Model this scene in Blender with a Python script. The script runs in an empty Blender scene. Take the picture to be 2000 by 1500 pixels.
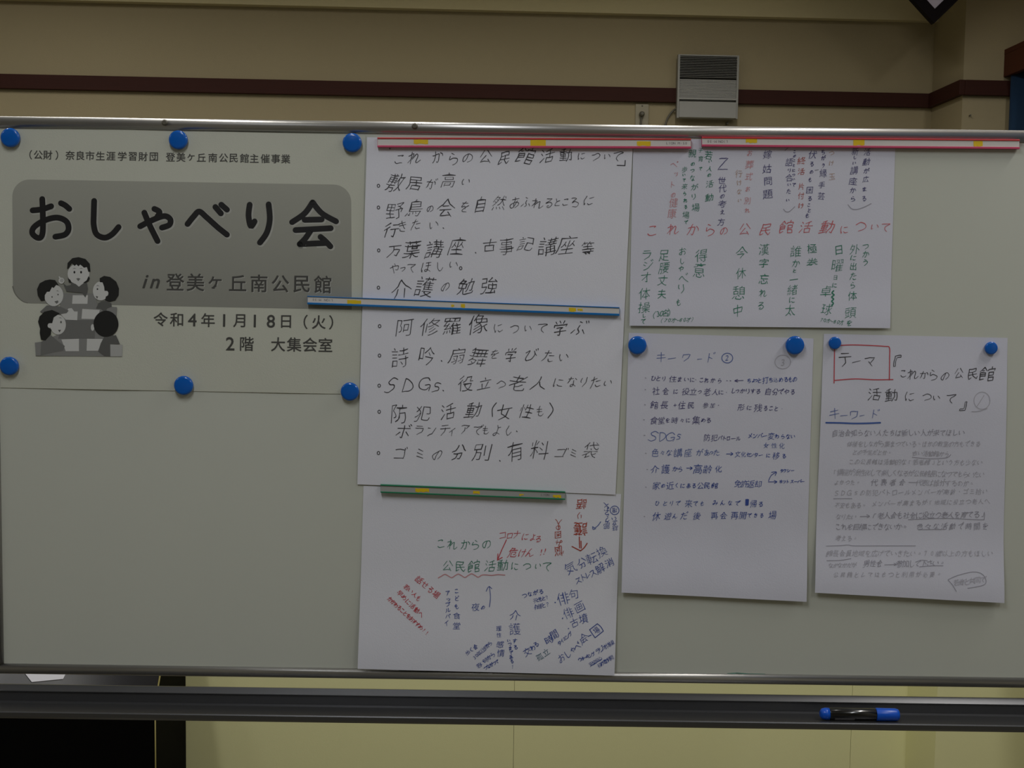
import bpy, bmesh, math, random
from mathutils import Matrix, Vector, noise

S = bpy.context.scene
COL = S.collection
# ------------------------------------------------------------------ camera
F = 2300.0                                  # focal length in pixels of the 2000 x 1500 frame
CAM = Vector((0.0, -1.917, 1.62))
cd = bpy.data.cameras.new('camera')
cd.sensor_width = 36.0
cd.lens = F * 36.0 / 2000.0
cam = bpy.data.objects.new('camera', cd)
COL.objects.link(cam)
ROT = Matrix.Rotation(math.radians(90 - 3.98), 4, 'X') @ Matrix.Rotation(math.radians(0.8), 4, 'Z')
cam.matrix_world = Matrix.Translation(CAM) @ ROT
S.camera = cam
R3 = ROT.to_3x3()
# ------------------------------------------------------------------ world, lights, exposure
w = bpy.data.worlds.new('World'); S.world = w; w.use_nodes = True
w.node_tree.nodes['Background'].inputs[0].default_value = (0.75, 0.80, 0.9, 1)
w.node_tree.nodes['Background'].inputs[1].default_value = 0.05
S.view_settings.view_transform = 'Standard'
S.view_settings.look = 'None'
S.view_settings.gamma = 1
S.view_settings.use_curve_mapping = False
S.view_settings.exposure = 0.0
# tube positions (x, y, length along y, watts); each lights from a fixture built below; all after the first are added fill
LAMPS = [(-0.45, -1.45, 1.15, 13.6, 'front', 'in front of the board, left of its middle'), (-2.6, -1.2, 1.15, 6.5, 'front', 'in front of the board, far left, an added fill light'),
         (1.25, -1.75, 1.15, 8.2, 'front', 'in front of the board, right, an added fill light'), (-1.5, 0.5, 1.1, 13.0, 'rear', 'behind the board, left, an added fill light'),
         (-0.45, 0.5, 1.1, 6.0, 'rear', 'behind the board, middle, an added fill light'), (0.5, 0.5, 1.1, 10.0, 'rear', 'behind the board, right of the middle, an added fill light'),
         (1.45, -0.15, 1.1, 14.0, 'rear', 'above the right end of the board, an added fill light')]
CEIL = 2.95

random.seed(7)
# ------------------------------------------------------------------ materials
MATS = {}
def lin(c):
    return tuple(((v / 255.0) / 12.92 if v / 255.0 <= 0.04045 else ((v / 255.0 + 0.055) / 1.055) ** 2.4) for v in c)

def mat(name, rgb, rough=0.6, metal=0.0, spec=0.5, var=0.0, scale=20.0, bump=0.0, bscale=200.0, coat=0.0, stretch=None, alpha=None):
    """rgb is an sRGB 0-255 albedo; var mixes a noise-driven darker tone, bump adds fine relief"""
    if name in MATS: return MATS[name]
    m = bpy.data.materials.new(name); m.use_nodes = True
    nt = m.node_tree; b = nt.nodes['Principled BSDF']
    c = lin(rgb) + (1,)
    b.inputs['Base Color'].default_value = c
    b.inputs['Roughness'].default_value = rough
    b.inputs['Metallic'].default_value = metal
    b.inputs['Specular IOR Level'].default_value = spec
    b.inputs['Coat Weight'].default_value = coat
    tc = nt.nodes.new('ShaderNodeTexCoord')
    mp = nt.nodes.new('ShaderNodeMapping'); nt.links.new(tc.outputs['Object'], mp.inputs[0])
    if stretch: mp.inputs['Scale'].default_value = stretch
    n = nt.nodes.new('ShaderNodeTexNoise'); n.inputs['Scale'].default_value = scale
    n.inputs['Detail'].default_value = 4; nt.links.new(mp.outputs[0], n.inputs[0])
    mx = nt.nodes.new('ShaderNodeMix'); mx.data_type = 'RGBA'
    mx.inputs[6].default_value = c
    mx.inputs[7].default_value = tuple(v * (1 - var) for v in c[:3]) + (1,)
    nt.links.new(n.outputs['Fac'], mx.inputs[0]); nt.links.new(mx.outputs[2], b.inputs['Base Color'])
    if bump:
        n2 = nt.nodes.new('ShaderNodeTexNoise'); n2.inputs['Scale'].default_value = bscale
        nt.links.new(mp.outputs[0], n2.inputs[0])
        bp = nt.nodes.new('ShaderNodeBump'); bp.inputs['Strength'].default_value = bump; bp.inputs['Distance'].default_value = 0.001
        nt.links.new(n2.outputs['Fac'], bp.inputs['Height']); nt.links.new(bp.outputs[0], b.inputs['Normal'])
    MATS[name] = m
    return m

M_wall = mat('wall_paint', (160, 147, 116), 0.85, var=0.06, scale=3, bump=0.35, bscale=350)
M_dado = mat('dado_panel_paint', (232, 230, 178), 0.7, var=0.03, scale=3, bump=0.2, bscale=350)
M_beam = mat('beam_paint', (204, 192, 152), 0.85, var=0.05, scale=3, bump=0.3, bscale=350)
M_wall2 = mat('light_wall_paint', (214, 208, 188), 0.85, var=0.04, scale=3)
M_ceil = mat('ceiling_board', (236, 233, 220), 0.9, var=0.05, scale=6)
M_trim = mat('dark_wood', (62, 30, 22), 0.65, spec=0.2, var=0.35, scale=14, stretch=(1, 8, 30), bump=0.2)
M_red_wood = mat('red_brown_wood', (84, 42, 26), 0.6, spec=0.2, var=0.3, scale=10, stretch=(1, 1, 20))
M_floor = mat('floor_wood', (120, 114, 98), 0.8, var=0.1, scale=8, stretch=(1, 12, 1))
M_board = mat('board_enamel', (204, 206, 196), 0.22, var=0.03, scale=5, spec=0.45)
M_alu = mat('aluminium_frame', (176, 174, 172), 0.33, metal=0.85, var=0.06, scale=30, stretch=(0.2, 5, 5))
M_tray = mat('tray_aluminium', (96, 96, 98), 0.36, metal=0.7, var=0.08, scale=30, stretch=(0.2, 5, 5))
M_recycled = mat('recycled_paper', (200, 201, 188), 0.8, var=0.03, scale=12, bump=0.15, bscale=500)
M_paper = mat('white_paper', (226, 226, 236), 0.75, var=0.02, scale=12, bump=0.12, bscale=500)
M_paper2 = mat('bond_paper', (214, 214, 228), 0.75, var=0.02, scale=12, bump=0.12, bscale=500)
M_blue = mat('blue_plastic', (0, 94, 190), 0.22, coat=0.3, var=0.03)
M_barred = mat('red_plastic', (206, 62, 66), 0.35)
M_barpink = mat('pink_plastic', (206, 76, 112), 0.35)
M_barblue = mat('bar_blue_plastic', (20, 110, 180), 0.35)
M_bargreen = mat('bar_green_plastic', (18, 120, 82), 0.35)
M_insert = mat('bar_insert', (214, 210, 206), 0.5, var=0.02)
M_insertg = mat('bar_insert_grey', (166, 166, 164), 0.5, var=0.02)
M_tape = mat('yellow_tape', (232, 196, 20), 0.5, var=0.08, scale=300)
M_black = mat('black_lacquer', (3, 3, 3), 0.8, spec=0.08)
M_gloss = mat('black_gloss_lid', (26, 26, 34), 0.38, spec=0.7)
M_penblack = mat('pen_black', (10, 10, 12), 0.2, coat=0.5)
M_penblue = mat('pen_blue', (10, 84, 200), 0.3)
M_fan = mat('fan_plastic', (152, 151, 146), 0.5, var=0.04)
M_fandark = mat('fan_recess', (52, 48, 38), 0.7)
M_outlet = mat('outlet_plate', (150, 142, 120), 0.5)
M_grey = mat('grey_plug', (92, 88, 76), 0.5)
M_curtain = mat('blue_curtain', (10, 50, 84), 0.8, var=0.25, scale=60, stretch=(1, 1, 0.1))
M_white = mat('panel_white', (196, 188, 206), 0.6)
M_darkframe = mat('dark_frame', (14, 8, 12), 0.7, spec=0.15)
M_steel = mat('stand_steel', (150, 150, 150), 0.4, metal=0.7)
M_lamp = mat('lamp_housing', (230, 230, 228), 0.5)
# inks and toner: the colours the pens and the printer left on the paper
M_ink = mat('black_ink', (58, 56, 62), 0.6)
M_inkg = mat('green_ink', (44, 124, 100), 0.6)
M_inkr = mat('red_ink', (196, 70, 82), 0.6)
M_inkr2 = mat('vermilion_ink', (176, 66, 48), 0.6)
M_inkpink = mat('pale_red_ink', (204, 144, 150), 0.6)
M_inkb = mat('blue_ink', (54, 78, 158), 0.6)
M_inkb2 = mat('light_blue_ink', (84, 104, 168), 0.6)
M_inkv = mat('violet_ink', (78, 74, 126), 0.6)
M_inkbrown = mat('pale_brown_ink', (190, 162, 152), 0.6)
M_pencil = mat('pencil', (182, 180, 192), 0.6)
M_pencil2 = mat('darker_pencil', (160, 158, 172), 0.6)
M_toner = mat('toner', (20, 19, 22), 0.5)
M_toner2 = mat('grey_toner', (70, 69, 66), 0.6)
M_shade = mat('toner_shadow', (176, 176, 170), 0.6)

def grad_mat(name, a, b):
    """printed grey that runs from a at the top to b at the bottom of the print"""
    m = bpy.data.materials.new(name); m.use_nodes = True
    nt = m.node_tree; bs = nt.nodes['Principled BSDF']; bs.inputs['Roughness'].default_value = 0.7
    tc = nt.nodes.new('ShaderNodeTexCoord'); sp = nt.nodes.new('ShaderNodeSeparateXYZ')
    nt.links.new(tc.outputs['Generated'], sp.inputs[0])
    cr = nt.nodes.new('ShaderNodeValToRGB')
    cr.color_ramp.elements[0].color = lin(b) + (1,); cr.color_ramp.elements[1].color = lin(a) + (1,)
    nt.links.new(sp.outputs['Z'], cr.inputs[0]); nt.links.new(cr.outputs[0], bs.inputs['Base Color'])
    return m
M_panelprint = grad_mat('panel_print', (164, 164, 154), (143, 143, 135))

# ------------------------------------------------------------------ helpers
def at(px, py, Y=0.0):
    """the point on the vertical plane y = Y that the photograph shows at pixel (px, py)"""
    d = R3 @ Vector(((px - 1000.0) / F, -(py - 750.0) / F, -1.0))
    t = (Y - CAM.y) / d.y
    return CAM + d * t

def tag(o, label=None, cat=None, group=None, kind=None):
    if label: o['label'] = label
    if cat: o['category'] = cat
    if group: o['group'] = group
    if kind: o['kind'] = kind
    return o

def empty(name, loc, label, cat, group=None, rotz=0.0):
    o = bpy.data.objects.new(name, None); COL.objects.link(o)
    o.location = loc; o.rotation_euler = (0, 0, rotz); o.empty_display_size = 0.05
    bpy.context.view_layer.update()
    return tag(o, label, cat, group)

def link(name, me, parent=None):
    """me holds world coordinates; under a parent they are moved into its space"""
    o = bpy.data.objects.new(name, me); COL.objects.link(o)
    if parent is not None:
        mw = parent.matrix_world.copy() if parent.parent is None else parent.matrix_world.copy()
        me.transform(mw.inverted()); o.parent = parent
    return o

class MB:
    def __init__(s): s.v = []; s.f = []; s.m = []; s.mi = 0; s.sm = []
    def add(s, vs, fs, smooth=False):
        b = len(s.v); s.v += [tuple(v) for v in vs]
        for f in fs: s.f.append([b + i for i in f]); s.m.append(s.mi); s.sm.append(smooth)
    def box(s, x0, x1, y0, y1, z0, z1, fn=None):
        vs = [(x, y, z) for x in (x0, x1) for y in (y0, y1) for z in (z0, z1)]
        if fn: vs = [fn(*v) for v in vs]
        s.add(vs, [(0, 1, 3, 2), (4, 6, 7, 5), (0, 4, 5, 1), (2, 3, 7, 6), (0, 2, 6, 4), (1, 5, 7, 3)])
    def extrude(s, prof, a, b, smooth=False):
        """closed profile list of vec functions: prof = [(y,z)], extruded in x from a to b (each (x, dy, dz))"""
        n = len(prof)
        vs = [(a[0], y + a[1], z + a[2]) for y, z in prof] + [(b[0], y + b[1], z + b[2]) for y, z in prof]
        s.add(vs, [(i, (i + 1) % n, n + (i + 1) % n, n + i) for i in range(n)], smooth)
        s.add(vs, [tuple(range(n)), tuple(range(2 * n - 1, n - 1, -1))])
    def lathe(s, c, ax, prof, n=32, smooth=True):
        """prof = [(t, r)] along direction ax from c"""
        ax = Vector(ax).normalized(); u = ax.orthogonal().normalized(); v = ax.cross(u)
        vs = []
        for t, r in prof:
            for k in range(n):
                a = 2 * math.pi * k / n
                vs.append(Vector(c) + ax * t + (u * math.cos(a) + v * math.sin(a)) * r)
        fs = []
        for i in range(len(prof) - 1):
            for k in range(n):
                fs.append((i * n + k, i * n + (k + 1) % n, (i + 1) * n + (k + 1) % n, (i + 1) * n + k))
        s.add(vs, fs, smooth)
        s.add(vs[:n], [tuple(range(n))]); s.add(vs[-n:], [tuple(range(n))])
    def tube(s, pts, r, n=8):
        pts = [Vector(p) for p in pts]; vs = []
        for i, p in enumerate(pts):
            d = (pts[min(i + 1, len(pts) - 1)] - pts[max(i - 1, 0)]).normalized()
            u = d.cross(Vector((0.13, 1, 0.21))).normalized(); v = d.cross(u)
            for k in range(n):
                a = 2 * math.pi * k / n; vs.append(p + (u * math.cos(a) + v * math.sin(a)) * r)
        fs = [(i * n + k, i * n + (k + 1) % n, (i + 1) * n + (k + 1) % n, (i + 1) * n + k) for i in range(len(pts) - 1) for k in range(n)]
        s.add(vs, fs, True); s.add(vs[:n], [tuple(range(n))]); s.add(vs[-n:], [tuple(range(n))])
    def mesh(s, name, *mats):
        me = bpy.data.meshes.new(name); me.from_pydata(s.v, [], s.f)
        for m in mats: me.materials.append(m)
        me.polygons.foreach_set('material_index', s.m)
        me.polygons.foreach_set('use_smooth', s.sm)
        me.update()
        return me
    def build(s, name, mats, parent=None, bevel=0.0, normals=True):
        if not isinstance(mats, (list, tuple)): mats = [mats]
        me = s.mesh(name, *mats)
        if normals:
            bm = bmesh.new(); bm.from_mesh(me); bmesh.ops.remove_doubles(bm, verts=bm.verts, dist=1e-6)
            bmesh.ops.recalc_face_normals(bm, faces=bm.faces)
            if bevel:
                ed = [e for e in bm.edges if len(e.link_faces) == 2 and e.calc_face_angle(0) > 0.6]
                bmesh.ops.bevel(bm, geom=ed, offset=bevel, segments=2, affect='EDGES', profile=0.6)
            bm.to_mesh(me); bm.free()
        return link(name, me, parent)

# ------------------------------------------------------------------ the room (rotated about 2.5 degrees to the board)
RA = math.radians(2.3)
P0 = Vector((0, 1.92, 0))
def rm(x, y, z):
    """room coordinates: x along the back wall, y out from it towards the camera"""
    return (P0.x + x * math.cos(RA) + y * math.sin(RA), P0.y + x * math.sin(RA) - y * math.cos(RA), z)
def onwall(px, py, off=0.0):
    """room coordinates (x, z) of pixel on the plane at distance off in front of the back wall"""
    d = R3 @ Vector(((px - 1000.0) / F, -(py - 750.0) / F, -1.0))
    nrm = Vector((math.sin(RA), -math.cos(RA), 0))
    t = (off - (CAM - P0).dot(nrm)) / d.dot(nrm)
    p = CAM + d * t
    return (p - P0).dot(Vector((math.cos(RA), math.sin(RA), 0))), p.z

XL, YF = -4.6, 7.0
PX, _ = onwall(1820, 200)                       # left corner of the pillar
PD = 0.24                                       # how far the pillar stands out
XR = onwall(1995, 120, PD)[0] + 0.28            # face of the right wall
def room_box(name, x0, x1, y0, y1, z0, z1, m, kind='structure', bevel=0.0, parent=None):
    b = MB(); b.box(x0, x1, y0, y1, z0, z1, rm)
    o = b.build(name, m, parent, bevel)
    if kind and parent is None: o['kind'] = kind
    return o
room_box('floor', XL - 0.1, XR + 0.1, -0.1, YF + 0.1, -0.1, 0, M_floor)
room_box('ceiling', XL - 0.1, XR + 0.1, -0.1, YF + 0.1, CEIL, CEIL + 0.1, M_ceil)
room_box('wall_back', XL - 0.1, XR + 0.1, -0.1, 0, 0, CEIL, M_wall)
room_box('wall_left', XL - 0.1, XL, 0, YF, 0, CEIL, M_wall2)
room_box('wall_front', XL - 0.1, XR + 0.1, YF, YF + 0.1, 0, CEIL, M_wall2)
room_box('wall_right', XR, XR + 0.1, 0, YF, 0, CEIL, M_wall2)
room_box('wall_pillar', PX, XR, 0, PD, 0, CEIL, M_wall)
_, zb = onwall(1000, 21, 0.03)
room_box('trim_beam', XL, PX, 0, 0.03, zb, CEIL, M_beam)
_, t1 = onwall(1000, 167); _, t0 = onwall(1000, 195)
room_box('trim_1', XL, PX, 0, 0.018, t0, t1, M_trim, bevel=0.002)
room_box('trim_2', PX - 0.018, PX, 0.018, PD + 0.018, t0, t1, M_trim, bevel=0.002)
room_box('trim_3', PX, XR, PD, PD + 0.018, t0, t1, M_trim, bevel=0.002)
room_box('baseboard_back', XL, PX, 0.008, 0.02, 0, 0.045, M_trim)
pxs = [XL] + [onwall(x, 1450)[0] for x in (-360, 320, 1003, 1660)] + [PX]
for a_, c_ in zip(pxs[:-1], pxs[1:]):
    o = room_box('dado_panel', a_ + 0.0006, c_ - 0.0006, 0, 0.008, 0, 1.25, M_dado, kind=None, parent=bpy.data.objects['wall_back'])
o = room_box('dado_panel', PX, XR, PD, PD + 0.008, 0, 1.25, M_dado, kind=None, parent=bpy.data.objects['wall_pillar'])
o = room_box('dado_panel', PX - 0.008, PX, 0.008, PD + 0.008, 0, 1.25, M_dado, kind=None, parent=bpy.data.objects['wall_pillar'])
# nail in the pillar face
nx, nz = onwall(1893, 226, PD)
b = MB(); b.lathe(rm(nx, PD, nz), Vector(rm(0, 1, 0)) - Vector(rm(0, 0, 0)), [(0, 0.0015), (0.008, 0.0015), (0.008, 0.003), (0.010, 0.0025)], 10)
tag(b.build('nail', M_grey), 'small dark nail in the cream pillar face right of the bend of the wood rail', 'nail')

# valance and curtain on the right wall
vx = onwall(1961, 120, PD)[0]
_, vz1 = onwall(1961, 107, PD); _, vz0 = onwall(1961, 151, PD)
v = empty('curtain_valance', rm(vx, PD, vz0), 'red-brown wooden curtain pelmet along the right wall above the blue curtain', 'pelmet')
b = MB(); b.box(vx, vx + 0.018, PD, 3.1, vz0, vz1, rm); b.build('front_board', M_red_wood, v, 0.002)
b = MB(); b.box(vx, XR, PD, 3.1, vz1, vz1 + 0.015, rm); b.build('top_board', M_red_wood, v)
b = MB(); b.box(vx + 0.03, vx + 0.045, PD + 0.01, 3.05, vz0 + 0.02, vz0 + 0.035, rm); b.build('curtain_rail', M_grey, v)
cx = onwall(1990, 200, PD + 0.1)[0] + 0.02
b = MB(); n = 260; vs = []
for i in range(n + 1):
    y = PD + 0.02 + i / n * 2.75
    x = cx + 0.016 * math.sin(y * 62) + 0.006 * math.sin(y * 23)
    vs += [rm(x, y, 1.3), rm(x, y, vz0 + 0.02)]
b.add(vs, [(2 * i, 2 * i + 2, 2 * i + 3, 2 * i + 1) for i in range(n)], True)
c = b.build('curtain', M_curtain)
sm_ = c.modifiers.new('thickness', 'SOLIDIFY'); sm_.thickness = 0.0015
tag(c, 'dark blue pleated curtain hanging under the wooden pelmet at the right edge', 'curtain')

# diamond panel hanging before the pillar corner
DY = PD + 0.12
dx, dz = onwall(1822, 47, DY)
hs = 0.15
dm = empty('hanging_panel', rm(dx, DY, dz), 'dark-framed pale panel hung corner down by the pillar at the top edge', 'panel')
def dia(half, y0, y1):
    """square standing on its corner whose lowest corner lies below (dx, dz)"""
    cz = dz + hs * 1.414
    return [rm(dx + half * 1.414 * s, y, cz + half * 1.414 * t) for y in (y0, y1) for s, t in ((0, -1), (1, 0), (0, 1), (-1, 0))]
for k in range(4):
    o4 = dia(hs, DY - 0.012, DY + 0.012); i4 = dia(hs - 0.029, DY - 0.012, DY + 0.012)
    k2 = (k + 1) % 4
    vs = [o4[k], o4[k2], i4[k2], i4[k], o4[4 + k], o4[4 + k2], i4[4 + k2], i4[4 + k]]
    b = MB(); b.add(vs, [(0, 1, 2, 3), (4, 5, 6, 7), (0, 1, 5, 4), (2, 3, 7, 6), (1, 2, 6, 5), (3, 0, 4, 7)])
    b.build('frame_bar', M_darkframe, dm)
b = MB(); vs = dia(hs - 0.029, DY - 0.004, DY + 0.004)
b.add(vs, [(0, 1, 2, 3), (4, 5, 6, 7), (0, 1, 5, 4), (1, 2, 6, 5), (2, 3, 7, 6), (3, 0, 4, 7)]); b.build('face', M_white, dm)
b = MB(); ztop = dz + 2 * hs * 1.414
b.tube([rm(dx, DY, ztop - 0.005), rm(dx, DY, CEIL)], 0.002); b.build('cord', M_darkframe, dm)

# ventilator, its cord, the outlet with plug
x0, z0 = onwall(1322, 233, 0.04); x1, z1 = onwall(1444, 108, 0.04)
z1 = onwall(1380, 107, 0.04)[1]; z0 = onwall(1380, 231, 0.04)[1]
FZ = lambda py: z1 + (z0 - z1) * (py - 107) / (231 - 107.0)
fan = empty('ventilator', rm((x0 + x1) / 2, 0.018, z0), 'square grey wall ventilator with slatted grille across the dark wood rail', 'ventilator')
b = MB()
b.box(x0, x0 + 0.006, 0.018, 0.04, z0, z1, rm); b.box(x1 - 0.006, x1, 0.018, 0.04, z0, z1, rm)
b.box(x0 + 0.006, x1 - 0.006, 0.018, 0.04, z1 - 0.004, z1, rm); b.box(x0 + 0.006, x1 - 0.006, 0.018, 0.024, z0, z1 - 0.004, rm)
b.build('housing', M_fan, fan)
b = MB(); b.box(x0 + 0.006, x1 - 0.006, 0.024, 0.027, FZ(152), z1 - 0.004, rm); b.build('intake_recess', M_fandark, fan)
b = MB(); b.box(x0 + 0.006, x1 - 0.006, 0.0235, 0.045, z0 + 0.001, FZ(199), rm); b.build('lower_panel', M_fan, fan, 0.0015)
b = MB(); b.box(x0 + 0.006, x1 - 0.006, 0.0235, 0.04, FZ(194.5), FZ(191), rm); b.build('divider', M_fan, fan)
def slats(p0, p1, n, yo, h):
    first = None
    for i in range(n):
        z = FZ(p0 + (p1 - p0) * (i + 0.5) / n)
        if first is None:
            b = MB(); pr = [(x0 + 0.006, yo, -h), (x0 + 0.006, yo + 0.010, -h * 1.6), (x0 + 0.006, yo + 0.010, -h * 0.6), (x0 + 0.006, yo, h * 0.3)]
            vs = [rm(p[0], p[1], z + p[2]) for p in pr] + [rm(x1 - 0.006, p[1], z + p[2]) for p in pr]
            b.add(vs, [(0, 1, 5, 4), (1, 2, 6, 5), (2, 3, 7, 6), (3, 0, 4, 7), (0, 1, 2, 3), (4, 5, 6, 7)])
            first = b.build('slat', M_fan, fan); zf = z
        else:
            o = first.copy(); o.parent = fan; o.location.z = z - zf; COL.objects.link(o)
slats(109.5, 151.5, 13, 0.030, 0.0011)
slats(152.5, 190, 13, 0.0255, 0.0036)
def smooth(pts, n=8):
    out = []
    P = [pts[0]] + list(pts) + [pts[-1]]
    for i in range(1, len(P) - 2):
        for k in range(n):
            t = k / n
            out.append(tuple(0.5 * ((2 * P[i][j]) + (-P[i - 1][j] + P[i + 1][j]) * t + (2 * P[i - 1][j] - 5 * P[i][j] + 4 * P[i + 1][j] - P[i + 2][j]) * t * t + (-P[i - 1][j] + 3 * P[i][j] - 3 * P[i + 1][j] + P[i + 2][j]) * t ** 3) for j in range(len(pts[0]))))
    out.append(tuple(pts[-1])); return out
pl = [onwall(x, y, 0.012) for x, y in ((1321, 212), (1312, 219), (1304, 231), (1299, 246), (1290, 280), (1262, 300), (1252, 262), (1252.5, 228))]
b = MB(); b.tube([rm(p[0], 0.012 if i > 3 else 0.02 - 0.0003 * i, p[1]) for i, p in enumerate(smooth(pl))], 0.0032)
b.build('power_cord', M_grey, fan)
ox0, oz1 = onwall(1241, 203.5); ox1, oz0 = onwall(1265.5, 262)
ot = empty('wall_outlet', rm((ox0 + ox1) / 2, 0, oz0), 'tall beige outlet plate below the wood rail left of the ventilator', 'outlet')
b = MB(); b.box(ox0, ox1, 0, 0.006, oz0, oz1, rm); b.build('plate', M_outlet, ot, 0.0015)
sx, sz = onwall(1254, 207.5)
b = MB(); b.lathe(rm(sx, 0.006, sz), (math.sin(RA), -math.cos(RA), 0), [(0, 0.0025), (0.002, 0.002)], 10); b.build('screw', M_grey, ot)
sx, sz = onwall(1252.5, 224)
b = MB(); b.lathe(rm(sx, 0.006, sz), (math.sin(RA), -math.cos(RA), 0), [(0, 0.0085), (0.008, 0.009), (0.02, 0.007), (0.022, 0.004)], 14); b.build('plug', M_grey, ot)
hx, hz = onwall(1419, 242)
b = MB(); b.lathe(rm(hx, 0, hz), (math.sin(RA), -math.cos(RA), 0), [(0, 0.004), (0.014, 0.004), (0.016, 0.002)], 10)
tag(b.build('wall_hook', M_grey), 'tiny dark hook on the wall just under the ventilator', 'hook')

# black cabinet with a sloping glossy upper front, and the paper lying on the slope
CY = 0.395
cxr = onwall(366, 1400)[0]
zc = onwall(150, 1377, CY)[1]; zs = onwall(150, 1318, CY - 0.06)[1]
k_ = (zs - zc) / 0.06; yt = 0.14; zt = zc + k_ * (CY - yt)
cab = empty('cabinet', rm(cxr - 0.6, CY / 2, 0), 'black cabinet with a sloping glossy upper front behind the board at lower left', 'cabinet')
pr = [(0.022, 0.03), (0.022, zt - 0.003), (yt, zt - 0.003), (CY - 0.002, zc - 0.003), (CY - 0.002, 0.03)]; n = len(pr)
b = MB(); vs = [rm(cxr - 1.3, y, z) for y, z in pr] + [rm(cxr, y, z) for y, z in pr]
b.add(vs, [(i, (i + 1) % n, n + (i + 1) % n, n + i) for i in range(n)]); b.add(vs, [tuple(range(n)), tuple(range(n, 2 * n))]); b.build('body', M_black, cab)
def slab(pr, x0_, x1_, name, m):
    b = MB(); n = len(pr); vs = [rm(x0_, y, z) for y, z in pr] + [rm(x1_, y, z) for y, z in pr]
    b.add(vs, [(i, (i + 1) % n, n + (i + 1) % n, n + i) for i in range(n)], True); b.add(vs, [tuple(range(n)), tuple(range(n, 2 * n))]); return b.build(name, m, cab)
slab([(CY, zc), (CY - 0.02, zc + k_ * 0.02 + 0.003), (CY - 0.10, zc + k_ * 0.10 + 0.004), (yt, zt), (yt, zt - 0.003), (CY, zc - 0.003)], cxr - 1.3, cxr - 0.004, 'lid', M_gloss)
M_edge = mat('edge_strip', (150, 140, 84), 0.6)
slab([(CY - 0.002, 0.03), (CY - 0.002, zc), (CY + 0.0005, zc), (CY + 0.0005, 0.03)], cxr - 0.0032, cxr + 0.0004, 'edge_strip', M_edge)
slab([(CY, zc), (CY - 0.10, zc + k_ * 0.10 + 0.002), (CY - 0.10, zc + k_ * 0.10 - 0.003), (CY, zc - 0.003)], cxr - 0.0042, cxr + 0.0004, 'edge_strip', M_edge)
slab([(CY - 0.001, 0.03), (CY - 0.001, zc - 0.02), (CY + 0.001, zc - 0.02), (CY + 0.001, 0.03)], cxr - 0.66, cxr - 0.657, 'door_seam', M_gloss)
slab([(0.03, 0.0), (0.03, 0.03), (CY - 0.02, 0.03), (CY - 0.02, 0.0)], cxr - 1.28, cxr - 0.02, 'plinth', M_black)
def onslope(px, py, up):
    y = CY - 0.05
    for _ in range(30):
        x, z = onwall(px, py, y)
        y = CY - (z - zc - 0.004 - up) / k_ * 0.5 - (CY - y) * 0.5
    x, z = onwall(px, py, y); return Vector(rm(x, y, z))
pc = [onslope(x, y, 0.004) for x, y in ((44, 1309), (132, 1309), (123, 1326), (62, 1332))]
nn = Vector((0, 0.0012, -0.0012))
b = MB(); b.add(pc + [p + nn for p in pc], [(0, 1, 2, 3), (4, 5, 6, 7), (0, 1, 5, 4), (1, 2, 6, 5), (2, 3, 7, 6), (3, 0, 4, 7)])
tag(b.build('paper_scrap', M_paper), 'small white paper lying on the sloping top of the black cabinet', 'paper')

# lamps in the ceiling, mostly added fill: housing, louvre blades, tube light
for i, (lx, ly, ln, wt, place, where) in enumerate(LAMPS):
    z = CEIL
    L = empty('main_or_fill_lamp', (lx, ly, z), 'fluorescent ceiling lamp ' + where, 'lamp', 'ceiling lamps')
    b = MB(); b.box(lx - 0.16, lx - 0.145, ly - ln / 2 - 0.02, ly + ln / 2 + 0.02, z - 0.07, z)
    b.box(lx + 0.145, lx + 0.16, ly - ln / 2 - 0.02, ly + ln / 2 + 0.02, z - 0.07, z)
    b.box(lx - 0.145, lx + 0.145, ly - ln / 2 - 0.02, ly - ln / 2 - 0.005, z - 0.07, z)
    b.box(lx - 0.145, lx + 0.145, ly + ln / 2 + 0.005, ly + ln / 2 + 0.02, z - 0.07, z)
    b.build('housing', M_lamp, L)
    ld = bpy.data.lights.new('tube_light', 'AREA'); ld.shape = 'RECTANGLE'; ld.size = 0.10; ld.size_y = ln
    ld.energy = wt; ld.color = (1.0, 0.98, 0.93) if place == 'rear' else (0.94, 0.97, 1.0)
    ld.spread = math.radians(170 if place == 'front' else 160)
    lo = bpy.data.objects.new('tube_light', ld); COL.objects.link(lo); lo.location = (0, 0, -0.045); lo.parent = L

# ------------------------------------------------------------------ the whiteboard
top_o = at(1000, 240.5).z; top_i = at(1000, 265).z; bot_i = at(1000, 1309).z; bot_o = at(1000, 1329.5).z
bx0 = at(-3, 1250).x; bx1 = bx0 + 1.80
wb = empty('whiteboard', ((bx0 + bx1) / 2, 0.01, bot_o), 'large whiteboard in an aluminium frame carrying the poster and handwritten sheets', 'whiteboard')
b = MB(); b.box(bx0 + 0.006, bx1 - 0.006, 0, 0.014, bot_i - 0.008, top_i + 0.008); b.build('writing_surface', M_board, wb)
def rail(zc, hh, flip=1):
    """rounded rail profile around height zc with half height hh"""
    pr = [(0.018, zc - hh), (0.018, zc + hh)]
    for k in range(9):
        a = math.pi / 2 - k * math.pi / 8
        pr.append((0.002 - 0.009 * math.cos(a) ** 0.8 if math.cos(a) > 1e-6 else 0.002, zc + hh * math.sin(a)))
    return pr
for nm, za, zb_ in (('top_rail', top_i, top_o), ('bottom_rail', bot_o, bot_i)):
    b = MB(); b.extrude(rail((za + zb_) / 2, (zb_ - za) / 2), (bx0, 0, 0), (bx1, 0, 0), True); o = b.build(nm, M_alu, wb)
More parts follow.
